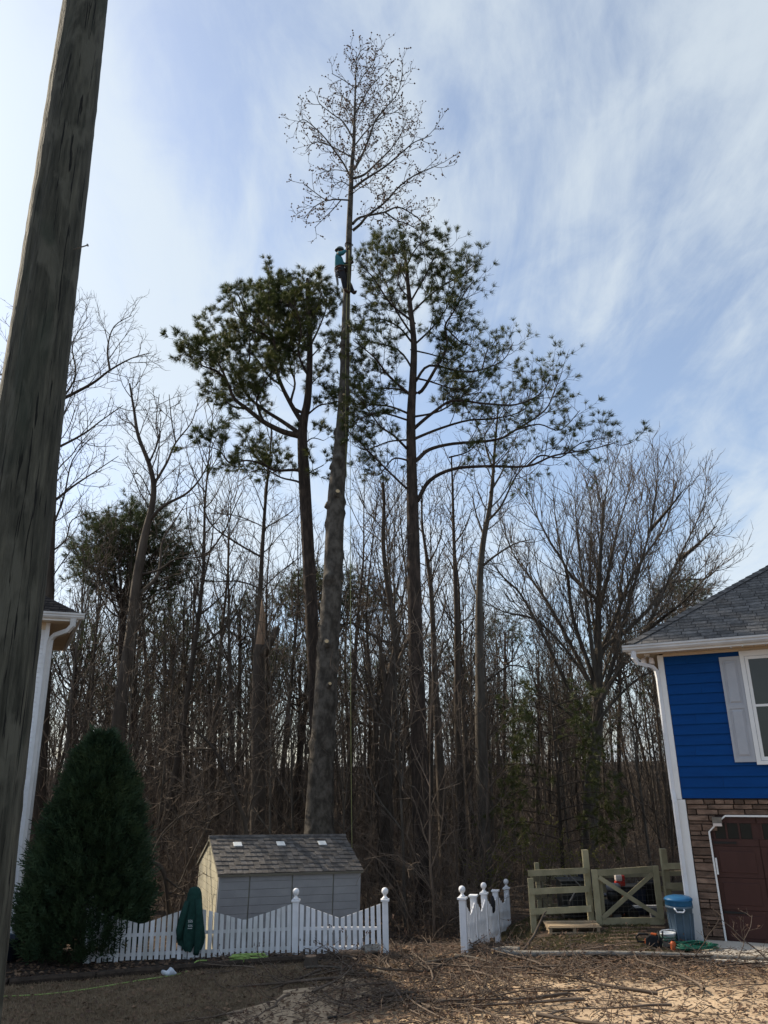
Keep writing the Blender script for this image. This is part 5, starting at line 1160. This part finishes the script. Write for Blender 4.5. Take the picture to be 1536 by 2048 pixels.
# young feathery pine in the wood by the rail fence
yb = at(1120, 1700, 25)
YT = Tree(17); yb.z = gzf(yb.x, 25)
yp = thing('young_pine', 'wispy young pine with thin green needles behind the rail fence', 'tree', yb)
ytr = [Vector((yb.x, 25, yb.z-.1)), at(1118, 1600, 25), at(1108, 1480, 25), at(1098, 1370, 25)]
YT.wood.append((smooth(ytr, 5), [.075-.004*i for i in range(16)]))
for k in range(26):
    f = k/26; y = 1690-300*f; x0 = 1120-18*f; sgn = -1 if k % 2 else 1; ln = (150-85*f)*RT.uniform(.7, 1.1)
    YT.limb([at(x0, y, 25), at(x0+sgn*ln*.5, y-12, 25+RT.uniform(-.6, .6)), at(x0+sgn*ln, y+RT.uniform(-25, 10), 25+RT.uniform(-1.6, 1.6))], .022, .008, 0, [dict(den=2.6, a=.2, len=.3, abs=.3, ang=45, up=.02, K=4, wob=.2, rmin=.006, tipl=1, max=.8), dict(den=2.5, a=.2, len=.3, abs=.15, ang=40, up=.02, K=3, wob=.2, rmin=.005, tipl=1, max=.4)])
YT.build(yp, yb, M['bark_dark'], M['twig'], 6, 3)
P_, Dv = along_tips(YT, .12, .7)
tag(link('needles', tuft_mesh('needles', P_, Dv, 20, .19, .012, M['needle'], 5, .8, yb), yp), kind='stuff')
for k, (px, py, h, lab) in enumerate(((1085, 1790, 2.0, 'loose yellow green shrub behind the left end of the rail fence'), (1160, 1770, 1.5, 'small yellow green shrub behind the middle of the rail fence'), (985, 1800, 1.7, 'thin yellowish shrub behind the short picket fence'))):
    q = at(px, py, 21.5); q.z = gzf(q.x, q.y); T = Tree(300+k); rt_ = thing('shrub', lab, 'shrub', q)
    for i in range(14):
        a = i*2.4; T.limb([q, q+Vector((.25*math.cos(a), .25*math.sin(a), h*.5)), q+Vector((.75*math.cos(a)*RT.uniform(.4, 1), .75*math.sin(a), h*RT.uniform(.75, 1.1)))], .010, .004, 0, [dict(den=4, a=.25, len=.25, abs=.15, ang=40, up=.1, K=3, wob=.2, rmin=.004, tipl=1, max=.5)])
    T.build(rt_, q, M['twig'], M['twig'], 5, 3, ('stem', 'twigs')); T.twig and None
    P_, Dv = along_tips(T, .10, .7); kk = [i for i in range(len(P_)) if RT.random() < .9]
    tag(link('leaves', tuft_mesh('leaves', [P_[i] for i in kk], [Dv[i] for i in kk], 4, .07, .026, M['yellowgreen'], 9+k, 1.2, q), rt_), kind='stuff')
# arching understorey tree left of the shed
zU = Z(200, 1180, .4557); DU = 20.8
bare('understorey_tree', 'arching dark understorey tree with drooping twigs left of the shed', [at(495, 1700, DU)]+zU([(640, 1080), (610, 950), (560, 820), (500, 700), (420, 620), (330, 580)], DU), DU, .075, .02,
 [dep(zU, l, DU, dy, .03) for l, dy in [([(640, 1040), (700, 800), (760, 700), (860, 620)], .8), ([(580, 860), (450, 900), (300, 880)], -.8), ([(520, 740), (540, 600), (600, 480)], .9), ([(600, 930), (480, 1010), (330, 1080)], .5), ([(500, 700), (380, 700), (250, 760)], 1), ([(560, 820), (640, 700), (700, 560)], -1)]], 91)
bare('understorey_tree', 'low crooked dark tree leaning from behind the evergreen toward the shed', [at(352, 1800, 19.0)]+[at(x, y, 19.0) for x, y in ((330, 1755), (300, 1720), (262, 1690), (240, 1640), (262, 1560), (300, 1500))], 19, .06, .015,
 [([at(300, 1720, 19), at(330, 1660, 19.3), at(390, 1610, 19.8), at(430, 1560, 20)], .03), ([at(352, 1780, 19), at(380, 1720, 19.4), at(420, 1640, 20)], .025), ([at(330, 1755, 19), at(355, 1775, 18.8), at(395, 1800, 18.6)], .03)], 92)

# ------------------------------------------------------------------ climber, his saw and the ropes
cb = at(683.5, 588, 21.80)
pn = thing('person', 'climber in teal shirt, helmet and harness clinging to the stripped poplar', 'person', cb); pn.scale = (1.12, 1.12, 1.03)
def skin(name, pts, edges, m, parent, sub=1):
    me = bpy.data.meshes.new(name); me.from_pydata([p[:3] for p in pts], edges, []); me.materials.append(m)
    o = link(name, me, parent); md = o.modifiers.new('skin', 'SKIN'); md.use_smooth_shade = True
    if not me.skin_vertices:
        bpy.context.view_layer.objects.active = o
    for i, p in enumerate(pts):
        me.skin_vertices[0].data[i].radius = (p[3], p[4] if len(p) > 4 else p[3])
    me.skin_vertices[0].data[0].use_root = True
    sb_ = o.modifiers.new('sub', 'SUBSURF'); sb_.levels = sub; sb_.render_levels = sub
    return o
# joints (x right toward the stem, y away, z up)
J = dict(pel=(-.02, 0, .93), bel=(-.07, 0, 1.10), che=(-.12, 0, 1.32), nk=(-.09, 0, 1.49), hd=(-.05, -.01, 1.63), ht=(-.05, -.01, 1.73),
         sr=(-.10, -.19, 1.42), er=(.03, -.24, 1.36), hr=(.16, -.15, 1.60), sl_=(-.10, .19, 1.42), el=(.10, .28, 1.34), hl=(.28, .20, 1.50),
         hpr=(-.02, -.10, .88), kr=(.06, -.14, .48), ar=(.10, -.10, .09), hpl=(-.02, .10, .88), kl=(.20, .22, .52), al=(.36, .10, .10))
def V3(k): return J[k]
bodyp = [(*V3('pel'), .125), (*V3('bel'), .115, .12), (*V3('che'), .13, .15), (*V3('nk'), .052), (*V3('hd'), .075, .085), (*V3('ht'), .07),
         (*V3('sr'), .06), (*V3('er'), .045), (*V3('hr'), .030), (*V3('sl_'), .06), (*V3('el'), .045), (*V3('hl'), .030),
         (*V3('hpr'), .085), (*V3('kr'), .058), (*V3('ar'), .042), (*V3('hpl'), .085), (*V3('kl'), .058), (*V3('al'), .042)]
bodye = [(0, 1), (1, 2), (2, 3), (3, 4), (4, 5), (2, 6), (6, 7), (7, 8), (2, 9), (9, 10), (10, 11), (0, 12), (12, 13), (13, 14), (0, 15), (15, 16), (16, 17)]
skin('body', bodyp, bodye, M['skin'], pn)
g = 1.16
skin('shirt', [(-.03, 0, .95, .18, .17), (*V3('bel'), .17, .175), (*V3('che'), .18, .20), (-.10, 0, 1.46, .075), (*V3('sr'), .092), (*V3('er'), .074), (.13, -.17, 1.55, .055), (*V3('sl_'), .078), (*V3('el'), .062), (.24, .22, 1.47, .046)],
     [(0, 1), (1, 2), (2, 3), (2, 4), (4, 5), (5, 6), (2, 7), (7, 8), (8, 9)], M['teal'], pn)
skin('trousers', [(-.02, 0, .95, .15, .14), (-.04, 0, 1.03, .135, .13), (*V3('hpr'), .125), (*V3('kr'), .095), (.10, -.10, .08, .062), (*V3('hpl'), .125), (*V3('kl'), .095), (.36, .10, .09, .062)], [(0, 1), (0, 2), (2, 3), (3, 4), (0, 5), (5, 6), (6, 7)], M['trouser'], pn)
for (a, d) in ((J['ar'], (.13, .07)), (J['al'], (.06, -.15))):
    skin('boot', [(a[0], a[1], a[2]+.06, .062), (a[0], a[1], a[2]-.02, .060), (a[0]+d[0]*.6, a[1]+d[1]*.6, a[2]-.05, .05, .04), (a[0]+d[0]*1.3, a[1]+d[1]*1.3, a[2]-.055, .038, .03)], [(0, 1), (1, 2), (2, 3)], M['boot'], pn)
for (h, fd, sd_) in ((J['hr'], Vector((.75, .35, .55)), -1), (J['hl'], Vector((.55, -.75, .3)), 1)):      # gloved hands, five fingers
    fd = fd.normalized(); up_ = Vector((0, 0, 1)); ax = (up_-fd*up_.dot(fd)).normalized(); nrm = fd.cross(ax)*sd_
    h = Vector(h); pts = [(*h, .036, .026), (*(h+fd*.05), .040, .026), (*(h+fd*.085), .038, .022)]; ed = [(0, 1), (1, 2)]
    o = skin('glove', pts, ed, M['boot'], pn)
    for k, ln in enumerate((.060, .072, .078, .070)):
        b0 = h+fd*.085+ax*(-.036+.024*k); p1 = b0+fd*ln*.5+nrm*.008; p2 = p1+fd*ln*.35+nrm*.03
        skin('finger', [(*b0, .0105), (*p1, .010), (*p2, .0085)], [(0, 1), (1, 2)], M['boot'], o)
    b0 = h+fd*.025+ax*.036; skin('thumb', [(*b0, .012), (*(b0+ax*.035+fd*.02), .011), (*(b0+ax*.045+fd*.055), .009)], [(0, 1), (1, 2)], M['boot'], o)
hc = Vector(J['hd'])+Vector((0, 0, .035))
hl_ = MB().lathe([(.116, .0), (.124, .005), (.122, .05), (.108, .095), (.075, .128), (.03, .142), (.002, .144)], 18, tuple(hc), 1.05, .92).build('helmet', M['helmet'], pn, True)
MB().prism([(-.12, .0), (-.17, .008), (-.17, .02), (-.12, .03)], -.07, .07)
MB().lathe([(.11, .0), (.132, .004), (.132, .012), (.11, .016)], 18, tuple(hc+Vector((-.02, -.015, 0))), 1.08, .95).build('brim', M['helmet'], hl_, True)
for s in (-1, 1): MB().ball(tuple(hc+Vector((0, s*.105, -.03))), .045, 10, 6, (.8, .5, 1.1)).build('ear_muff', M['darkfab'], hl_, True)
fdv = Vector((-.55, -.84, 0)); sdv = Vector((.84, -.55, 0))       # face turned down and toward the yard
fc = Vector(J['hd'])+fdv*.078
MB().ball(tuple(fc+fdv*.012+Vector((0, 0, -.015))), .016, 8, 6, (1, 1, 1.4)).build('nose', M['skin'], pn, True)
for s in (-1, 1):
    MB().ball(tuple(fc+sdv*.032*s+Vector((0, 0, .012))), .011, 8, 6).build('eye', M['darkfab'], pn, True)
MB().ball(tuple(fc+Vector((0, 0, -.055))), .018, 8, 6, (1.3, 1.3, .4)).build('mouth', M['red'], pn, True)
for z, rx in ((.985, .168), (.90, .17)): MB().tube([(-.035+rx*math.cos(a*.35), (rx-.01)*math.sin(a*.35), z+.012*math.cos(a*.35)) for a in range(19)], .024, 6).build('harness_belt', M['strap'], pn, True)
for s in (-1, 1): MB().tube([(-.02+.12*math.cos(a*.4), s*.10+.115*math.sin(a*.4), .76+.02*math.sin(a*.4)) for a in range(17)], .018, 6).build('leg_loop', M['strap'], pn, True)
# lanyard round the stem
st_c = at(697, 545, DP_)-cb; 
MB().tube([(.05, -.15, .99), (st_c.x-.05, st_c.y-.17, st_c.z+.16), (st_c.x+.16, st_c.y-.05, st_c.z+.2), (st_c.x+.12, st_c.y+.14, st_c.z+.18), (.05, .15, .99)], .010, 6).build('lanyard', M['climbrope'], pn, True)
cw = chainsaw('climbing_saw', 'small chainsaw hanging from the climber harness', cb+Vector((-.24, -.06, .74)), (0, math.radians(84), 0), .82)
cw.children[0].data.materials[0] = M['greyp']
def rope(name, label, pts, m='climbrope', r=.008):
    return tag(MB().tube(smooth(pts, 6), r, 6).build(name, M[m], smooth=True), label, 'rope')
dq = DP_-.42
rope('climbing_rope', 'pale climbing rope running down the poplar from the climber', [at(697, 492, DP_-.16), at(696.5, 540, DP_-.2), at(693, 620, DP_-.24), at(691, 760, DP_-.34), at(692, 880, DP_-.40), at(694, 1000, DP_-.44)])
pz = at(705, 1720, dq); pz.z = gzf(pz.x, pz.y)+.02
rope('hanging_rope', 'long yellow green rope hanging free from treetop to the ground', [at(699, 500, DP_-.15), at(700, 620, DP_-.2), at(700.5, 900, DP_-.3), at(701, 1200, dq), at(702, 1500, dq), pz], 'climbrope', .009)
sl_c = at(698, 490, DP_)
tag(MB().tube([sl_c+Vector((.135*math.cos(a*.35), .135*math.sin(a*.35), .03*math.sin(a*.7))) for a in range(19)], .016, 6).build('rigging_sling', M['strap'], smooth=True), 'dark rigging sling wrapped round the stem above the climber', 'sling')

# ================================================================== LITTER AND CUT BRANCHES
def dens(x, y):       # leaf density over the yard
    d = 0.20+0*x
    d = d+1.0*np.exp(-((y-14.1)/.75)**2)*sst(-1.6, -.2, x)
    d = d+.9*np.exp(-((x-4.3)/1.5)**2-((y-13.6)/.65)**2)
    d = d+.85*np.exp(-((x-.2)/1.1)**2-((y-12.3)/1.0)**2)
    d = d+.5*sst(15, 15.6, y)*(x < 2.4)+.02*sst(15, 15.6, y)*(x >= 2.4)
    d = d+.35*((y > bed_edge(x)) & (y < 15.4) & (x < 0))
    d = d+.8*np.exp(-((x-1.2)/1.4)**2-((y-15.2)/1.2)**2)
    return np.clip(d, 0, 1)
def ground_top(x, y):
    z = gz(x, y); return z+np.where((x > drive_edge(y)) & (y < 13.6) & (x < 6.9), .045, np.where((y > bed_edge(x)) & (y < 15.45) & (x < .4), .03, .008))
def leaves(name, n, mt, seed, size, label):
    rs = np.random.RandomState(seed); x = rs.uniform(-9, 7.5, n*5); y = 10+13*rs.rand(n*5)**1.35
    k = rs.rand(n*5) < dens(x, y)*np.clip(1.35-.04*(y-10), .3, 1); x = x[k][:n]; y = y[k][:n]; m_ = len(x)
    ind = ~((x > 5.0) & (y > 15.2-.45*(x-5.5)) & (y < 24))
    x = x[ind]; y = y[ind]; m_ = len(x)
    z = ground_top(x, y)+.004+rs.rand(m_)*.03*dens(x, y)
    s = size*(.5+.9*rs.rand(m_)); a = rs.rand(m_)*6.28; tl = rs.randn(m_)*.5; cu = rs.uniform(.1, .6, m_)
    ux = np.stack([np.cos(a), np.sin(a), np.sin(tl)*.5], 1); uy = np.stack([-np.sin(a), np.cos(a), np.sin(rs.randn(m_)*.5)*.5], 1)
    c = np.stack([x, y, z+np.abs(np.sin(tl))*s*.25], 1); up_ = np.array([0, 0, 1.])
    def pt_(p, q, h): return c+ux*(p*s)[:, None]+uy*(q*s)[:, None]+up_*(h*s)[:, None]
    o = np.ones(m_)
    V = np.stack([pt_(-.55*o, 0*o, 0*o), pt_(0*o, -.34*o, .30*cu), pt_(.6*o, 0*o, .15*cu), pt_(.05*o, .36*o, .34*cu)], 1).reshape(-1, 3)
    i = np.arange(m_)[:, None]*4; F = np.concatenate([i+np.array([[0, 1, 2]]), i+np.array([[0, 2, 3]])], 1).reshape(-1, 3)
    tag(link(name, npmesh(name, V, F, mt)), label, 'leaves', kind='stuff')
leaves('fallen_leaves', 27000, M['deadleaf'], 1, .060, 'brown curled dead leaves scattered over yard and driveway')
leaves('dark_leaves', 21000, M['deadleaf_dark'], 2, .058, 'dark damp dead leaves scattered over yard and driveway')
def twig_litter():
    r = random.Random(31); out = []; n = 0
    while n < 3000:
        x = r.uniform(-3, 6.5); y = r.uniform(10.2, 16)
        if r.random() > float(dens(np.array(x), np.array(y)))*.95+.04 or (x < float(drive_edge(y))+.1 and y < 14) or (x > 5 and y > 15.0-.45*(x-5.5)): continue
        n += 1; z = float(ground_top(np.array(x), np.array(y)))+.006+r.random()*.05; a = r.uniform(0, 6.28); l = r.uniform(.08, .45); p = Vector((x, y, z)); d = Vector((math.cos(a), math.sin(a), r.uniform(-.05, .25))); q = [p]
        for k in range(3): d = (d+rvec(r)*.25).normalized(); d.z = max(d.z, -.02); q.append(q[-1]+d*l/3)
        t = r.uniform(.003, .007); out.append((q, [t, t*.9, t*.8, t*.6]))
    V, F = tubes(out, 4); tag(link('twig_litter', npmesh('twig_litter', V, F, M['twig'])), 'broken twigs littering the driveway and yard', 'twigs', kind='stuff')
twig_litter()
# dry lawn blades
def blades(name, n, inside, mt, seed, h, label, x0, x1, y0, y1):
    rs = np.random.RandomState(seed); x = rs.uniform(x0, x1, n); y = rs.uniform(y0, y1, n); k = inside(x, y); x = x[k]; y = y[k]; m_ = len(x)
    b = np.stack([x, y, gz(x, y)+.004], 1); a = rs.rand(m_)*6.28; hh_ = h*(.4+.8*rs.rand(m_)); w = .0055
    sd_ = np.stack([np.cos(a), np.sin(a), 0*a], 1)*w; ln = rs.randn(m_, 3)*.65; ln[:, 2] = 1; ln /= np.linalg.norm(ln, axis=1, keepdims=True)
    V = np.stack([b-sd_, b+sd_, b+ln*hh_[:, None]], 1).reshape(-1, 3)
    tag(link(name, npmesh(name, V, np.arange(len(V)).reshape(-1, 3), mt)), label, 'grass', kind='stuff')
blades('dry_grass', 150000, lambda x, y: (x < drive_edge(y)-.0+.15*np.sin(y*9)) & (y < bed_edge(x)-.02), M['grass'], 3, .05, 'short dry brown lawn grass', -8, .2, 9.8, 14.8)
blades('yard_grass', 60000, lambda x, y: (np.sin(x*3.1)+np.sin(y*4.3+1)+np.sin(x*1.3-y*2.2) > -.6) & (x < 4.9+.3*np.sin(y*3)), M['grass_green'], 4, .05, 'patchy green grass in front of the gate', 1.9, 5.3, 14.5, 19.5)
blades('verge_grass', 26000, lambda x, y: (np.abs(y-13.35-.12*np.sin(x*2)) < .32), M['grass'], 5, .06, 'tufts of dry grass along the back edge of the driveway', 2.3, 5.8, 12.9, 13.9)

# cut branches with dead leaf clusters: a few kinds, copied
def make_branch(seed, L):
    T = Tree(seed); r = T.r; p = Vector((0, 0, .03)); d = Vector((1, 0, .02)); pts = [p.copy()]
    for i in range(8):
        d = (d+Vector((0, r.gauss(0, .16), r.gauss(0, .04)))).normalized(); p = p+d*L/8; p.z = max(.02, p.z); pts.append(p.copy())
    rd = [.020*(1-.08*i)*(L/1.8)**.5 for i in range(9)]; T.wood.append((pts, rd))
    T.spawn(pts, rd, 0, [dict(den=4.5, a=.1, len=.32, abs=.12, ang=45, up=.03, flat=.45, K=5, wob=.25, rmin=.006, max=.8), dict(den=6, a=.15, len=.35, abs=.08, ang=45, up=.06, K=3, wob=.3, rmin=.0042, tipl=1, max=.3)])
    for lst in (T.wood, T.twig):
        for pts_, _ in lst:
            for q in pts_: q.z = max(.012, abs(q.z))
    P_ = []; D_ = []
    for pts_, d in T.tips:
        if r.random() < .75: P_.append(pts_[-1]); D_.append(Vector((d.x, d.y, abs(d.z)+.2)))
    V, F = tubes(T.wood+T.twig, 4)
    return npmesh('stem', V, F, M['twig'], True), tuft_mesh('bud_clusters', P_, D_, 3, .05, .020, M['deadleaf_dark'], seed, .9)
BR = [make_branch(400+i, L) for i, L in enumerate((1.3, 1.7, 2.1, 1.5, 1.0))]
rb = random.Random(12)
spots = []
for i in range(78):
    c = rb.choice(((.4, 11.6, .7, .6), (.3, 12.0, .8, .6), (.2, 12.2, 1.1, .9), (1.2, 11.9, .8, .5), (1.6, 13.6, 1.4, .5), (4.6, 13.3, 1.2, .6), (3.0, 12.2, 1.4, .7), (-.5, 13.9, .7, .4), (1.0, 14.6, .8, .4)))
    spots.append((rb.gauss(c[0], c[2]), rb.gauss(c[1], c[3]), rb.uniform(0, 6.28)))
for i, (x, y, a) in enumerate(spots):
    if x < drive_edge(y)-.1 and y < 13.6: x = float(drive_edge(y))+rb.uniform(.1, .8)
    y = min(y, 15.2); x = min(x, 6.4)
    st, bu = BR[i % 5]
    o = thing('cut_branch', 'thin twiggy cut branch strewn over the driveway debris', 'branch', (x, y, float(ground_top(x, y))+rb.uniform(0, .06)), a, 'cut branches strewn over the driveway')
    s = rb.uniform(.6, 1.1); o.scale = (s, s, s*rb.uniform(.8, 1.4)); o.rotation_euler = (rb.uniform(-.5, .5), rb.gauss(-.02, .03), a)
    link('stem', st, o); tag(link('bud_clusters', bu, o), kind='stuff')
# upright twiggy branch tips in front of the garage door
for (px, py, rz, rx, s, lab) in ((1385, 1925, .2, 0, .75, 'cut branch tip sticking up in front of the stone wall'), (1470, 1935, .5, 0, .75, 'cut branch tip sticking up in front of the garage door'), (1545, 1940, 2.4, 0, .8, 'leafy branch tip rising at the garage apron edge')):
    q = gp(px, py); o = thing('cut_branch', lab, 'branch', (q.x, q.y-.05, .03), rz); o.rotation_euler = (0, math.radians(-42), rz); o.scale = (s, s, s)
    link('stem', BR[0][0], o); tag(link('bud_clusters', BR[0][1], o), kind='stuff')
# fallen stem across the yard, smaller limbs, leaning stick
def log(name, label, px, r0, r1, bark, dz, cat='log'):
    p = smooth(gpts(px, dz), 5); K = len(p); b = Vector((p[0].x, p[0].y, gzf(p[0].x, p[0].y))); o = thing(name, label, cat, b)
    MB().tube([q-b for q in p], [r0+(r1-r0)*i/(K-1) for i in range(K)], 10).build('stem', M[bark], o, True)
    d = (p[0]-p[1]).normalized(); MB().tube([p[0]-b+d*.001, p[0]-b+d*.006], r0*.9, 10).build('cut_face', M['cutwood'], o); return o
log('felled_stem', 'long pale grey cut stem lying across the yard before the gate', [(1000, 1915), (1090, 1917), (1200, 1916), (1320, 1918), (1440, 1923), (1600, 1930)], .050, .030, 'bark_birch', .07)
log('felled_stem', 'short thick pale log lying beside the leaning stick', [(985, 1912), (1010, 1907), (1040, 1908)], .055, .05, 'bark_birch', .06)
for k, (px, r0, lab) in enumerate((([(820, 1942), (860, 1932), (900, 1926), (935, 1915)], .024, 'pale bent limb on the ground before the short picket fence'), ([(910, 1918), (950, 1924), (985, 1934)], .024, 'pale straight limb on the ground beside the bent limb'), ([(610, 1943), (650, 1941), (690, 1945)], .022, 'short limb lying at the lawn edge below the picket fence'), ([(755, 1948), (790, 1960), (850, 1968)], .022, 'grey limb lying at the driveway corner by the fence post'), ([(935, 1916), (975, 1900), (1000, 1884)], .014, 'thin stick leaning off the foot of the short fence'), ([(1000, 1985), (1100, 1987), (1230, 1980)], .016, 'thin dark limb lying along the back of the driveway'), ([(700, 2010), (760, 1998), (830, 1996)], .016, 'dark limb lying among twigs on the driveway slab'))):
    log('fallen_limb', lab, px, r0, r0*.6, 'bark_pale' if k < 5 else 'bark_dark', r0+.035, 'limb')
b0 = gp(1040, 1912); b1 = at(1088, 1828, 15.75)
ls = thing('leaning_stick', 'dark stick propped upright against the pallet', 'stick', b0)
MB().tube([Vector((0, 0, 0)), (b1-b0)*.5+Vector((.03, 0, -.02)), b1-b0, (b1-b0)*1.06+Vector((.02, 0, .0))], [.028, .024, .018, .010], 8).build('stem', M['bark_dark'], ls, True)
MB().tube([(b1-b0)*.92, (b1-b0)*.92+Vector((.07, 0, .02))], .010, 6).build('side_twig', M['bark_pale'], ls)
